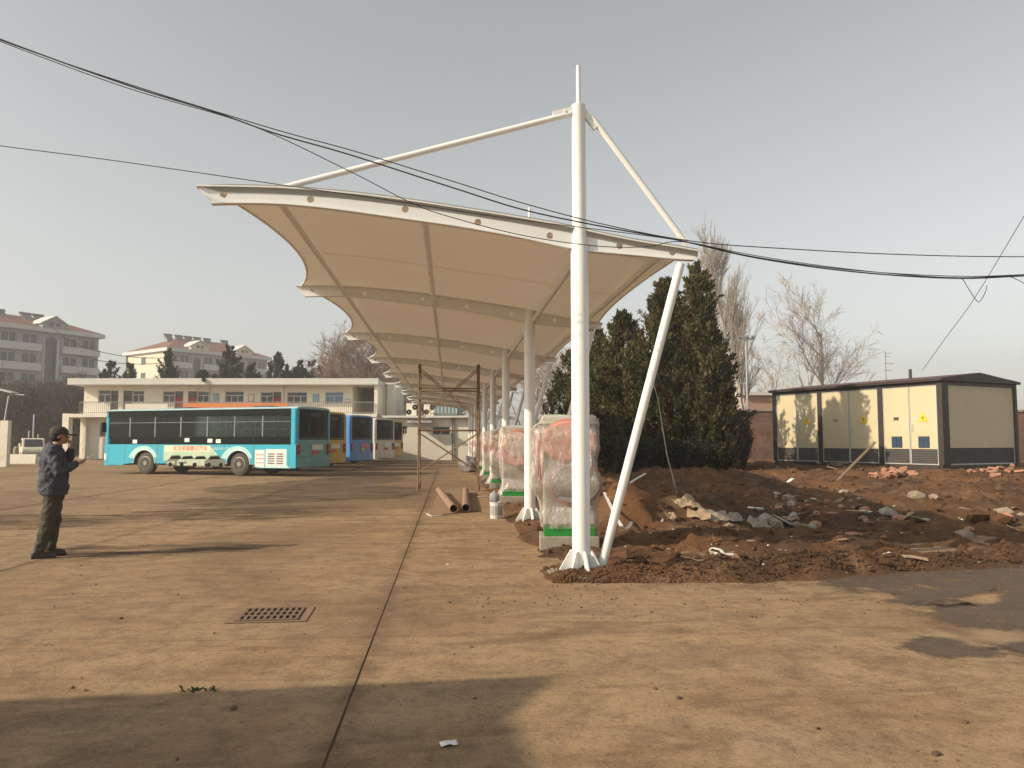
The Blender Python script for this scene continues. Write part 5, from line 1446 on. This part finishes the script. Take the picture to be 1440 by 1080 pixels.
# ================================================================== APARTMENT BLOCKS FAR BEHIND
M['apt_wall'] = mat('apartment_render', (.36, .36, .37), (.31, .31, .325), rough=.9, scale=.2)
M['apt_band'] = mat('apartment_band', (.60, .60, .58), (.53, .53, .52), rough=.9, scale=.3)
M['apt_cream'] = mat('apartment_cream', (.66, .60, .46), (.60, .54, .41), rough=.9, scale=.2)
M['tile'] = mat('red_roof_tiles', (.22, .09, .07), (.17, .07, .055), rough=.9, scale=.6)
M['tank'] = mat('solar_tank', (.14, .13, .13), (.2, .19, .18), rough=.5)
def apartment(name, label, cornerL, cornerR, depth, eave, storeys, cols, stair_cols, endmat, gables, tanks, end_windows):
    # facade runs from cornerL to cornerR (world xy); local x along it, local +y goes back into the block
    d = cornerR - cornerL; L = d.length; an = math.atan2(d.y, d.x)
    t = thing(name, label, 'apartment block', (cornerL.x, cornerL.y, 0), an)
    sh = eave / storeys; bw = L / cols
    holes = []; wl = []
    for s in range(storeys):
        for c in range(cols):
            if c in stair_cols: continue
            x0, x1 = (c + .14) * bw, (c + .86) * bw; z0, z1 = s * sh + sh * .36, s * sh + sh * .86
            holes.append((x0, x1, z0, z1)); wl.append((x0, x1, z0, z1))
    for c in stair_cols: holes.append(((c + .2) * bw, (c + .8) * bw, sh * .9, eave - sh * .35))
    part('facade', wall_with_holes(0, L, 0, eave, holes, 0, .35), 'apt_wall', t)
    part('core', MB().box(.0, L, .8, depth, 0, eave), endmat, t)
    part('end_wall', MB().box(.0, .34, .352, .8, 0, eave).box(L - .34, L, .352, .8, 0, eave), endmat, t)
    for x0, x1, z0, z1 in wl:
        w = part('window', ring4(x0, x1, .12, .2, z0, z1, .09).box((x0 + x1) / 2 - .05, (x0 + x1) / 2 + .05, .12, .2, z0 + .09, z1 - .09), 'pvc', t)
        part('pane', MB().box(x0 + .04, x1 - .04, .22, .26, z0 + .04, z1 - .04), 'pane', w)
    for s in range(storeys):
        segs = []; c = 0
        while c < cols:
            if c in stair_cols: c += 1; continue
            e = c
            while e + 1 < cols and (e + 1) not in stair_cols: e += 1
            segs.append((c, e)); c = e + 1
        for a, b in segs:
            part('balcony_band', MB().box(a * bw + .1, (b + 1) * bw - .1, -.7, -.002, s * sh - .1 + .05, s * sh + sh * .34), 'apt_band', t)
    for c in stair_cols:
        x0, x1 = (c + .2) * bw, (c + .8) * bw; zc = eave - sh * .35
        r = (x1 - x0) / 2
        a_ = part('stair_window', MB().box(x0, x1, .3, .36, sh * .9, zc), 'pane', t)
        part('arch', MB().prism([((x0 + x1) / 2 + r * math.cos(math.pi * k / 10), zc - .3 + r * .8 * math.sin(math.pi * k / 10)) for k in range(11)], 'y', -.06, -.01), 'pane', a_)
        part('arch_surround', ring4(x0 - .3, x0 - .002, -.25, -.002, sh * .5, zc, .29).box(x1 + .002, x1 + .3, -.25, -.002, sh * .5, zc), 'apt_band', t)
    part('eave', MB().box(-.6, L + .6, -1.0, depth + .6, eave, eave + .7), 'apt_band', t)
    hr = depth * .20
    x0, x1, y0, y1, z0 = -.5, L + .5, -.9, depth + .5, eave + .7
    ym = (y0 + y1) / 2; rx0, rx1 = x0 + depth * .45, x1 - depth * .45
    rf = part('roof', MB().add([(x0, y0, z0), (x1, y0, z0), (x1, y1, z0), (x0, y1, z0), (rx0, ym, z0 + hr), (rx1, ym, z0 + hr)], [(0, 1, 5, 4), (1, 2, 5), (2, 3, 4, 5), (3, 0, 4), (3, 2, 1, 0)]), 'tile', t)
    for c in gables:
        gx_ = (c + .5) * bw; g = 2.1
        gb = part('gable', MB().prism([(gx_ - g, z0 - .0), (gx_ + g, z0 - .0), (gx_ + g, z0 + .7), (gx_, z0 + 1.9), (gx_ - g, z0 + .7)], 'y', -1.1, 3.0), endmat, t)
        part('gable_roof', MB().prism([(gx_ - g - .3, z0 + .62), (gx_, z0 + 1.98), (gx_ + g + .3, z0 + .62), (gx_ + g + .3, z0 + .8), (gx_, z0 + 2.2), (gx_ - g - .3, z0 + .8)], 'y', -1.3, 3.0), 'apt_band', gb)
        for q in (-.5, .5): part('gable_window', MB().box(gx_ + q - .3, gx_ + q + .3, -1.15, -1.102, z0 + .4, z0 + 1.0), 'pane', gb)
    for k, tx_ in enumerate(tanks):
        xx = tx_ * L; q = part('solar_heater', MB().add([(xx, ym - 2.4, z0 + hr * .6), (xx + 1.6, ym - 2.4, z0 + hr * .6), (xx + 1.6, ym - .9, z0 + hr + .35), (xx, ym - .9, z0 + hr + .35), (xx, ym - 2.3, z0 + hr * .6 - .05), (xx + 1.6, ym - 2.3, z0 + hr * .6 - .05), (xx + 1.6, ym - .8, z0 + hr + .25), (xx, ym - .8, z0 + hr + .25)], [(0, 1, 2, 3), (4, 5, 6, 7), (0, 1, 5, 4), (1, 2, 6, 5), (2, 3, 7, 6), (3, 0, 4, 7)]), 'tank', t)
        part('tank', MB().tube((xx - .2, ym - .8, z0 + hr + .42), (xx + 1.8, ym - .8, z0 + hr + .42), .22, n=10), 'tank', q)
        part('legs', MB().box(xx, xx + .1, ym - .9, ym - .8, z0 + hr * .8, z0 + hr + .35).box(xx + 1.5, xx + 1.6, ym - .9, ym - .8, z0 + hr * .8, z0 + hr + .35), 'tank', q)
    if end_windows:
        for s in range(1, storeys):
            for q in end_windows:
                y = q * depth; z = s * sh + sh * .3
                w = part('end_window', MB().box(-.06, -.0, y - 1.0, y + 1.0, z, z + sh * .5), 'pvc', t)
                part('pane', MB().box(-.09, -.06, y - .88, y - .06, z + .12, z + sh * .5 - .12).box(-.09, -.06, y + .06, y + .88, z + .12, z + sh * .5 - .12), 'pane', w)
        part('end_downpipe', MB().tube((-.15, depth - .6, 0), (-.15, depth - .6, eave), .15, n=8), 'door_br', t)
    return t
def dep(px, d): return CF((px - 720) / F * d, d)
A0, A1 = dep(0, 126), dep(135, 140)
A0 = A0 - (A1 - A0) * .9
apartment('apartment_block', 'grey apartment block with red roof and white balcony bands, partly out of view', A0, A1, 12, 19.7, 6, 9, (6,), 'apt_wall', (6,), (.50, .64, .71), None)
B0, B1 = dep(232, 166), dep(374, 186)
apartment('apartment_block', 'cream ended apartment block with red hipped roof standing behind the office', B0, B1, 17, 20.5, 6, 9, (2, 6), 'apt_cream', (2, 6), (.14, .24, .33, .42, .52, .70), (.55,))

# ================================================================== TREES
def conifer(label, x, y, z0, h, r, n, mname, seed, group=None, blade=.17, name='conifer_tree', low=.03):
    rr = random.Random(seed)
    t = thing(name, label, 'tree', (x, y, z0), 0, group)
    part('trunk', MB().path([(0, 0, -.2), (.02, .01, h * .5), (0, 0, h * .93)], [max(.05, h * .022), h * .014, .01], 8), 'bark', t, smooth=True)
    v = []; f = []
    def blade_at(c, d, l):
        s = d.cross(Vector((rr.gauss(0, 1), rr.gauss(0, 1), rr.gauss(0, 1)))).normalized() * l * .15
        o = len(v)
        v.extend((c - s * .5, c + s * .5, c + d * l * .55 + s, c + d * l, c + d * l * .55 - s))
        f.append((o, o + 1, o + 2, o + 3, o + 4))
    per = 26
    for k in range(max(30, n // per)):
        tt = low + (1 - low) * (1 - math.sqrt(rr.random())) if rr.random() < .7 else rr.uniform(low, .97)
        a = rr.uniform(0, 2 * math.pi)
        lob = 1 + .40 * mnoise.noise(Vector((math.cos(a) * 1.6 + seed, math.sin(a) * 1.6, tt * 5)))
        pr = r * (1 - tt) ** .95 * min(1, .70 + tt * 2.4) * lob
        q = pr * rr.uniform(.55, 1.0) if rr.random() < .85 else pr * rr.random()
        c0 = Vector((q * math.cos(a), q * math.sin(a), tt * h))
        ax = (Vector((math.cos(a), math.sin(a), 0)) * rr.uniform(.15, .75) + Vector((rr.gauss(0, .15), rr.gauss(0, .15), 1))).normalized()
        ln = min(blade * rr.uniform(2.0, 4.6), max(.3, (1.05 - tt) * h * .5)); w = ln * rr.uniform(.12, .22); c0 = c0 - Vector((0, 0, ln * .55))
        for b in range(per * 3):
            u = rr.random(); g = (1 - u) ** .6 * w
            c = c0 + ax * ln * u + Vector((rr.gauss(0, g), rr.gauss(0, g), rr.gauss(0, g * .6)))
            d = (ax * .9 + Vector((rr.gauss(0, .55), rr.gauss(0, .55), rr.gauss(0, .35)))).normalized()
            blade_at(c, d, blade * rr.uniform(.45, 1.05))
    part('crown', MB().add(v, f), mname, t, fixn=False)
    return t
T1y = 24.0
def conif_at(px, py_top, y, r, n, mname, label, seed, **k):
    p = P(px, py_top, y); z0 = max(0, dirt_h(p.x, y)) if p.x > 1.2 and y < 48 else 0
    return conifer(label, p.x, y, z0 - .05, p.z - z0, r, n, mname, seed, **k)
conif_at(980, 364, 24.0, 1.5, 18000, 'conifer', 'tall dark juniper with pointed top standing between canopy and cabin', 1)
conif_at(934, 388, 24.6, 2.2, 19000, 'conifer', 'broad olive juniper behind the leaning white brace', 2)
conif_at(876, 432, 25.6, 1.9, 13000, 'conifer', 'shorter juniper next to the mast under the canopy edge', 3)
conif_at(838, 455, 28.5, 1.9, 8000, 'conifer', 'olive juniper hidden behind the front mast', 4)
conif_at(798, 488, 33.0, 1.7, 6000, 'conifer', 'far juniper seen between two masts under the canopy', 5)
conif_at(998, 450, 22.9, .65, 4000, 'conifer', 'slender juniper pressed against the right flank of the tall pointed one', 6)
conif_at(990, 430, 26.6, .85, 3500, 'conifer', 'thin juniper hidden behind the tall pointed one', 7)
conif_at(1000, 445, 28.4, .85, 3500, 'conifer', 'thin juniper between the tall pointed one and the brick wall', 8)
def ground_at(p): return max(0, dirt_h(p.x, p.y)) if (p.x > 1.2 and 8 < p.y < 48) else 0.0
# leafless reddish shrub at the foot of the junipers
def bush(label, px, py, y, w, h, mname, seed, n=900):
    rr = random.Random(seed); p = P(px, py, y); z0 = ground_at(p)
    t = thing('leafless_shrub', label, 'shrub', (p.x, p.y, z0)); mb = MB(); lv = MB()
    for k in range(int(n / 10)):
        a = rr.uniform(0, 6.28); e = Vector((math.cos(a) * rr.random() * w, math.sin(a) * rr.random() * w, h * rr.uniform(.5, 1)))
        mb.path([(e.x * .1, e.y * .1, -.05), (e.x * .6, e.y * .6, e.z * .55), e], [.012, .008, .003], 3, cap=False)
        for q in range(10):
            c = e * rr.uniform(.4, 1) + Vector((rr.gauss(0, .06), rr.gauss(0, .06), rr.gauss(0, .06)))
            d = Vector((rr.gauss(0, 1), rr.gauss(0, 1), rr.gauss(0, 1))).normalized() * .05; s = d.orthogonal() * .5
            lv.add([c - s, c + d, c + s, c - d], [(0, 1, 2, 3)])
    part('stems', mb, 'twig_dark', t); part('dry_leaves', lv, mname, t)
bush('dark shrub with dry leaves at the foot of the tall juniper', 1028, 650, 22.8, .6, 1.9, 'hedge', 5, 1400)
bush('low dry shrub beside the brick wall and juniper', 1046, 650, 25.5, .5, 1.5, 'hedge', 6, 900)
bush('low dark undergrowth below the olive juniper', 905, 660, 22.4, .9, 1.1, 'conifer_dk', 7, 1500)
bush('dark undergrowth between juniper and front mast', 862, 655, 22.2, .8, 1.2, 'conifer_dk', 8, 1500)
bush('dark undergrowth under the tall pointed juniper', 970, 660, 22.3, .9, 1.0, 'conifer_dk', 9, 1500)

def bare_tree(label, pos, h, mname, seed, style='spread', group=None, density=1.0, name='bare_tree', rtr=None):
    rr = random.Random(seed); rmin = .00021 * Vector(pos).length
    t = thing(name, label, 'tree', pos, 0, group)
    tr_, br = MB(), MB()
    rtr = rtr or h * .016
    segs = [0]
    def grow(p, d, l, r, lev, mb):
        n = 3 if lev < 3 else 2
        pts = [p.copy()]; rs = [r]; q = p.copy(); dd = d.copy()
        for k in range(n):
            dd = (dd + Vector((rr.gauss(0, .10), rr.gauss(0, .10), rr.gauss(0, .06))) + Vector((0, 0, .10 if style != 'weep' else (-.16 if lev > 1 else .08)))).normalized()
            q = q + dd * l / n; pts.append(q.copy()); rs.append(max(rmin * .7, r * (1 - .75 * (k + 1) / n)))
        mb.path(pts, rs, 6 if lev < 2 else 3, cap=False); segs[0] += n
        if lev >= 4 or segs[0] > 16000: return
        kids = {0: 11, 1: 6, 2: 5, 3: 4}[lev] if style != 'poplar' else {0: 40, 1: 7, 2: 4, 3: 2}[lev]
        kids = max(2, int(kids * density + .5))
        for k in range(kids):
            u = rr.uniform(.25 if lev else .18, 1.0)
            i = min(n - 1, int(u * n)); bp = pts[i].lerp(pts[i + 1], u * n - i)
            az = rr.uniform(0, 6.28)
            an = {'poplar': rr.uniform(.15, .38), 'spread': rr.uniform(.4, .85), 'weep': rr.uniform(.5, 1.0)}[style] * (1.0 if lev else .95)
            o1 = dd.orthogonal().normalized(); o2 = dd.cross(o1)
            nd = (d * math.cos(an) + (o1 * math.cos(az) + o2 * math.sin(az)) * math.sin(an)).normalized()
            ll = l * (rr.uniform(.38, .62) if style != 'poplar' else (rr.uniform(.22, .34) if lev == 0 else rr.uniform(.35, .6))) * (1.15 - .45 * u if lev == 0 else 1)
            grow(bp, nd, ll, max(rmin, r * .42 * (1.1 - .5 * u)), lev + 1, br)
    grow(Vector((0, 0, -.1)), Vector((rr.gauss(0, .02), rr.gauss(0, .02), 1)).normalized(), h * (.92 if style == 'poplar' else .72), rtr, 0, tr_)
    part('trunk', tr_, 'bark' if mname != 'twig_pale' else 'twig_pale', t, smooth=True)
    part('branches', br, mname, t)
    return t
def tree_at(px, py, y, **k):
    p = P(px, py, y); z0 = ground_at(p)
    return dict(pos=(p.x, p.y, z0), h=p.z - z0)
bare_tree('tall narrow bare poplar behind the tall pointed juniper', mname='twig_pale', seed=3, style='poplar', density=1.2, **tree_at(1046, 348, 46))
bare_tree('leafless poplar with open crown behind the cabin roof', mname='twig_pale', seed=8, style='spread', density=1.1, **tree_at(1148, 385, 50))
bare_tree('small bare tree between the poplar and the cabin', mname='twig_pale', seed=9, style='spread', density=.8, **tree_at(1085, 470, 54))
for k, (px, py, y) in enumerate(((768, 440, 42), (742, 470, 50), (722, 500, 58))):
    bare_tree(('weeping bare willow seen between the masts', 'bare willow further down the row of masts', 'small bare willow at the far end of the canopy')[k], mname='twig_pale' if k == 0 else 'twig_pink', seed=20 + k, style='weep', density=1.0, **tree_at(px, py, y))
for k, (px, py, d) in enumerate(((487, 470, 88), (508, 445, 92), (533, 462, 86), (556, 478, 90), (572, 490, 84), (470, 498, 96), (600, 500, 92), (640, 520, 94))):
    q = dep(px, d); hh = CAM_H + (620 - py) * d / F
    bare_tree('reddish leafless tree in the grove behind the annex and low building', (q.x, q.y, 0), hh, 'twig_pink', 40 + k, 'spread', 'reddish bare trees behind the annex', 1.25, rtr=.09)
# conifers behind the office roof
far_labels = {143: 'small conifer left of its taller twin above the office roof end', 155: 'bushy conifer of a pair above the left end of the office roof', 181: 'narrow conifer before the sunlit end wall of the apartment block',
              235: 'tall conifer before the corner of the cream apartment block', 322: 'tall thin conifer before the stair arch of the cream apartment block', 283: 'low bushy conifer before the shaded apartment facade',
              300: 'second low conifer before the shaded apartment facade', 352: 'conifer before the far end of the cream apartment block', 387: 'tallest pointed conifer right of the cream apartment block'}
for k, (px, py, d, r) in enumerate(((143, 518, 86, 1.0), (155, 508, 86, 1.3), (181, 509, 88, 1.1), (235, 489, 84, 1.5), (283, 519, 86, 1.3), (300, 521, 88, 1.2), (322, 482, 86, 1.3), (352, 507, 90, 1.2), (387, 494, 88, 1.5), (404, 512, 90, 1.0), (420, 506, 90, 1.2), (437, 503, 92, 1.2), (452, 512, 90, 1.2), (470, 523, 90, 1.1))):
    q = dep(px, d); hh = CAM_H + (620 - py) * d / F
    conifer(far_labels.get(px, 'small conifer in the row over the right end of the office roof'), q.x, q.y, 0, hh, r * 1.75, 5200, 'conifer_dk', 60 + k, 'conifers behind the office roof', blade=.36, low=.15)
# dense leafless growth left of the office
for k in range(9):
    d = 78 + (k * 7) % 16; px = -25 + k * 17 + (k % 2) * 5
    q = dep(px, d); hh = CAM_H + (620 - (528 + (k * 11) % 17)) * d / F
    bare_tree('dark leafless tree in the thicket left of the office', (q.x, q.y, 0), hh, 'twig_dark', 80 + k, 'spread', 'dark bare trees left of the office', 1.2, rtr=.1)
rr = random.Random(4); mb = MB()
for k in range(15000):
    d = rr.uniform(80, 96); px = rr.uniform(-60, 128); q = dep(px, d); top = CAM_H + (620 - 536) * d / F
    z = rr.random() * top * .93; l = rr.uniform(.4, 1.3)
    dv = Vector((rr.gauss(0, .5), rr.gauss(0, .5), rr.uniform(.2, 1))).normalized() * l
    p = Vector((q.x, q.y, z)); mb.path([p, p + dv * .5 + Vector((0, 0, .04)), p + dv], [.035, .028, .012], 3, cap=False)
th = part('thicket', mb, 'twig_dark', None, fixn=False); th['kind'] = 'stuff'
tag(th, 'dense dark tangle of leafless twigs left of the office', 'thicket')
q0, q1 = dep(-80, 97), dep(128, 97)
dv = (q1 - q0); wl = thing('boundary_wall', 'long dark brick wall behind the leafless thicket', 'wall', q0, math.atan2(dv.y, dv.x))
part('brickwork', MB().box(0, dv.length, 0, .3, 0, 3.0), 'brick', wl); part('coping', MB().box(-.05, dv.length + .05, -.05, .35, 3.0, 3.12), 'concrete', wl)

# ================================================================== BEHIND THE CABIN
w0, w1 = P(1000, 600, 36.5), P(1700, 600, 36.0)
dv = Vector((w1.x - w0.x, w1.y - w0.y, 0)); wz = .4
bw_ = thing('brick_wall', 'weathered red brick boundary wall behind the cabin', 'wall', (w0.x, w0.y, wz), math.atan2(dv.y, dv.x))
part('brickwork', MB().box(0, dv.length, 0, .24, 0, 2.5), 'brick', bw_)
part('coping', MB().box(-.05, dv.length, -.05, .29, 2.5, 2.6), 'concrete', bw_)
for k in range(0, int(dv.length), 4): part('pier', MB().box(k + .5, k + .87, -.12, -.002, 0, 2.5), 'brick', bw_)
a0, a1 = P(1046, 560, 52), P(1110, 560, 52)
ph_ = thing('pink_house', 'low pinkish house with flat pale roof behind the brick wall', 'house', (a0.x, a0.y, 0))
M['pinkwall'] = mat('pink_render', (.48, .30, .22), (.42, .26, .19), rough=.9)
hz = P(1060, 556, 52).z
part('wall', MB().box(0, a1.x - a0.x + 14, 0, 6, 0, hz), 'pinkwall', ph_); part('roof', MB().box(-.3, a1.x - a0.x + 14.3, -.3, 6.3, hz, hz + .22), 'roof_conc', ph_)
part('window', ring4(1.2, 2.4, -.03, -.002, 2.2, 3.4, .08), 'pvc', ph_)
lm = P(1049, 476, 45); lz = ground_at(lm)
mast = thing('floodlight_mast', 'slim pale floodlight mast beside the tall bare poplar', 'light mast', (lm.x, 45, lz))
part('pole', MB().tube((0, 0, -.1), (0, 0, lm.z - lz), .07, .045, 10), 'galv', mast, smooth=True)
part('cross_arm', MB().box(-.45, .45, -.04, .04, lm.z - lz - .08, lm.z - lz), 'galv', mast)
for k in (-.38, .05, .4): part('floodlight', MB().obox((k, -.08, lm.z - lz + .08), (.09, 0, 0), (0, .06, -.03), (0, .03, .07)), 'galv', mast)
am = P(1245, 494, 58)
ant = thing('tv_antenna', 'thin rooftop antenna mast showing above the cabin roof', 'antenna', (am.x, 58, 0))
part('mast', MB().tube((0, 0, 0), (0, 0, am.z), .03, .022, 6), 'rust_tube', ant)
for k, (z, w) in enumerate(((am.z - .15, .5), (am.z - .4, .35), (am.z - .95, .7), (am.z - 1.5, .5))):
    part('element', MB().box(-w * .3, w, -.012, .012, z, z + .025).box(w * .8, w * .83, -.2, .2, z, z + .02), 'rust_tube', ant)

# ================================================================== LEFT EDGE OF THE YARD
def L45(px, py, d): q = dep(px, d); return Vector((q.x, q.y, CAM_H + (620 - py) * d / F))
g0 = dep(-70, 46)
shl = thing('gate_shelter', 'concrete gate wall with a sloping sheet roof at the yard edge', 'shelter', g0, -YAW)
s5 = 46 / F; gw = (12 + 70) * s5; gz = CAM_H + (620 - 594) * s5
part('wall', MB().box(0, gw, 0, .3, 0, gz), 'concrete', shl, bevel=.02)
part('pier', MB().box(gw - .4, gw + .05, -.08, .25, 0, gz + .1), 'white_wall', shl)
part('post', MB().tube((gw - .35, .2, gz), (gw - .15, .2, CAM_H + (620 - 556) * s5), .04, n=8), 'galv', shl)
zr = CAM_H + (620 - 552) * s5
part('roof_sheet', MB().add([(-.5, -.1, zr + .9), (gw + .15, -.1, zr - .05), (gw + .15, .6, zr - .05), (-.5, .6, zr + .9), (-.5, -.1, zr + .97), (gw + .15, -.1, zr + .02), (gw + .15, .6, zr + .02), (-.5, .6, zr + .97)], [(0, 1, 2, 3), (4, 5, 6, 7), (0, 1, 5, 4), (1, 2, 6, 5), (2, 3, 7, 6), (3, 0, 4, 7)]), 'awning', shl)
part('arm', MB().tube((gw - .1, .2, zr - .12), (gw + .75, .2, zr - .14), .035, n=6), 'galv', shl)
for k, px in enumerate((20, 30, 40, 50)):
    q = dep(px, 52)
    single('barrier_block', MB().prism([(-.22, 0), (.22, 0), (.14, .62), (-.14, .62)], 'x', -.24, .24), 'white_wall', 'pale concrete barrier block before the cream pickup', 'barrier', 'barrier blocks before the pickup', loc=q, rz=-YAW)
q = dep(25, 56)
single('gate_post', MB().lathe([(.16, 0), (.18, .9), (.13, 1.05), (.04, 1.12)], n=14), 'concrete', 'stubby round topped concrete gate post left of the pickup', 'post', loc=q)
q = dep(48, 61)
pk = thing('pickup_truck', 'small cream pickup truck parked behind the barrier blocks', 'truck', q, R(-60))
M['cream_car'] = mat('cream_car_paint', (.66, .60, .46), (.60, .54, .41), rough=.35)
part('body', MB().prism([(-2.2, .45), (2.2, .45), (2.25, .75), (2.1, .95), (1.1, 1.02), (-2.2, 1.02)], 'y', -.82, .82), 'cream_car', pk, bevel=.06)
part('cab', MB().prism([(-.5, 1.0), (1.15, 1.0), (.55, 1.62), (.3, 1.7), (-.45, 1.7)], 'y', -.74, .74), 'cream_car', pk, bevel=.05)
part('windscreen', MB().add([(1.12, -.62, 1.06), (1.12, .62, 1.06), (.60, .56, 1.60), (.60, -.56, 1.60), (1.14, -.62, 1.08), (1.14, .62, 1.08), (.62, .56, 1.62), (.62, -.56, 1.62)], [(0, 1, 2, 3), (4, 5, 6, 7), (0, 1, 5, 4), (1, 2, 6, 5), (2, 3, 7, 6), (3, 0, 4, 7)]), 'pane', pk)
for s in (-1, 1):
    part('side_window', MB().prism([(-.35, 1.1), (.85, 1.1), (.45, 1.55), (-.35, 1.58)], 'y', s * .745 - .004, s * .745 + .004), 'pane', pk)
    part('headlight', MB().box(2.16, 2.25, s * .6 - .15, s * .6 + .15, .70, .86), 'pvc', pk, bevel=.02)
    for x in (-1.4, 1.4):
        w = part('wheel', MB().lathe([(.18, -.09), (.31, -.09), (.33, 0), (.31, .09), (.18, .09)], n=20), 'tyre', pk, smooth=True); w.location = (x, s * .78, .33); w.rotation_euler = (R(90), 0, 0)
        part('rim', MB().lathe([(.19, -.095), (.19, .095)], n=14), 'rim', w)
part('bumper', MB().box(2.2, 2.34, -.8, .8, .42, .62), 'rail', pk, bevel=.03)
part('load_bed_sides', MB().box(-2.2, -.55, -.82, -.76, 1.02, 1.3).box(-2.2, -.55, .76, .82, 1.02, 1.3), 'cream_car', pk)
for k, px in enumerate((42, 48, 55)):
    q = dep(px, 66)
    single('thin_post', MB().tube((0, 0, 0), (0, 0, CAM_H + (620 - (606, 583, 611)[k]) * 66 / F), .05, n=6), 'galv', ('short thin steel post behind the pickup', 'tall thin steel post behind the pickup', 'shortest thin steel post behind the pickup')[k], 'post', loc=q)

# building added out of view on the left to shade the near concrete
SH = 4.0; sl_ = SH / math.tan(SUN_EL)
sc_ = Vector((G(782, 950).x, G(782, 950).y, 0))
cr = Vector((sc_.x - sl_ * math.cos(SUN_AZ), sc_.y - sl_ * math.sin(SUN_AZ), 0))
gh_ = thing('shadow_building', 'plain rendered building added out of view to throw the near shadow', 'building', cr, R(4))
part('wall', wall_with_holes(-8.8, -.7, 0, SH - .3, [(-6.5, -5, 1, 2.4), (-3, -2, 0, 2.1)], -.5, -.2).box(-8.8, -8.5, -6, -.5, 0, SH - .3).box(-1.0, -.7, -6, -.5, 0, SH - .3).box(-8.5, -1.0, -6, -5.7, 0, SH - .3), 'white_wall', gh_)
part('roof_slab', MB().prism([(-9, 0), (0, 0), (-.38, -.72), (-.36, -6.2), (-9, -6.2)], 'z', SH - .3, SH), 'roof_conc', gh_)  # corner cut back to shape the edge of the cast shadow
window(gh_, -6.5, -5, 1, 2.4, -.4)
part('door', MB().box(-3, -2, -.4, -.34, 0, 2.1), 'door_br', gh_)

# ================================================================== OVERHEAD CABLES
WY = 7.9
def cable(pts, r, label, Y=WY, name='overhead_cable', tail=True):
    q = [P(a, b, (Y if len(c) == 0 else c[0])) for a, b, *c in pts]
    out = []
    for i in range(len(q) - 1):
        p0, p1, p2, p3 = q[max(i - 1, 0)], q[i], q[i + 1], q[min(i + 2, len(q) - 1)]
        for s in range(8):
            t = s / 8
            out.append(.5 * ((2 * p1) + (p2 - p0) * t + (2 * p0 - 5 * p1 + 4 * p2 - p3) * t * t + (3 * p1 - p0 - 3 * p2 + p3) * t ** 3))
    out.append(q[-1])
    return single(name, MB().path(out, r, 6), 'cable', label, 'cable', smooth=True)
cable([(-420, -110), (-200, -25), (0, 55), (180, 120), (300, 157), (385, 187), (490, 217), (640, 265), (740, 296), (860, 321), (955, 338), (1060, 362), (1190, 381), (1330, 391), (1440, 388), (1700, 372)], .0072, 'thick black overhead cable sagging across the sky past the mast')
cable([(-420, -108), (-200, -24), (0, 56), (180, 118), (380, 180), (500, 213), (640, 256), (740, 287), (860, 318), (980, 340), (1110, 350), (1270, 358), (1440, 361), (1700, 358)], .0052, 'thin upper overhead cable running nearly level behind the thick one', WY + .03)
cable([(-420, -104), (-200, -22), (0, 58), (180, 124), (350, 175), (490, 240), (580, 286), (640, 307), (740, 332), (840, 346), (910, 347), (960, 340), (1060, 361), (1190, 379), (1330, 388), (1440, 386), (1700, 370)], .0045, 'thin overhead cable drooping low across the canopy rib', WY - .04)
cable([(-420, 150), (-200, 178), (0, 205), (140, 223), (280, 243), (410, 262), (530, 279), (700, 305), (860, 325), (960, 339), (1060, 359), (1190, 378), (1330, 390), (1440, 386.5), (1700, 371)], .0042, 'lowest left overhead cable skimming the top of the canopy rib', WY + .02)
cable([(1320, 391), (1350, 391), (1360, 403), (1372, 421), (1378, 424), (1385, 412), (1388, 402)], .0035, 'short frayed cable end dangling from the thick overhead cable', WY - .02, 'cable_end')
cable([(1420, 389), (1432, 394), (1450, 404)], .0035, 'second short cable end hanging at the edge of the sky', WY - .02, 'cable_end')
cable([(1297, 521, 24.2), (1330, 475, 22.0), (1370, 420, 19.5), (1440, 304, 16.0), (1560, 100, 12.0)], .008, 'straight thin stay wire running down to the cabin roof', name='stay_wire')

# distant apartment service wires across the gap left of the cream block
for k, (a, b) in enumerate((((100, 484), (260, 500)), ((100, 498), (250, 506)), ((60, 452), (135, 489)))):
    p, q = L45(a[0], a[1], 110), L45(b[0], b[1], 120)
    pts = [p.lerp(q, t / 8) - Vector((0, 0, 1.0 * 4 * (t / 8) * (1 - t / 8))) for t in range(9)]
    single('service_wire', MB().path(pts, .045, 4), 'cable', ('upper', 'middle', 'steep')[k] + ' slack service wire strung between the two apartment blocks', 'cable')

# ================================================================== HAZE
hz_ = put('haze', MB().box(-385, 385, -65, 485, -1.2, 48).mesh('haze'), None)
hm = bpy.data.materials.new('haze_air'); hm.use_nodes = True
nt = hm.node_tree; nt.nodes.clear()
o_ = nt.nodes.new('ShaderNodeOutputMaterial'); pv = nt.nodes.new('ShaderNodeVolumePrincipled')
pv.inputs['Color'].default_value = (.92, .90, .86, 1)
pv.inputs['Density'].default_value = .0013
pv.inputs['Anisotropy'].default_value = .2
nt.links.new(pv.outputs[0], o_.inputs['Volume'])
hz_.data.materials.append(hm)
hz_['kind'] = 'stuff'
tag(hz_, 'pale winter haze filling the air over the whole yard', 'haze')
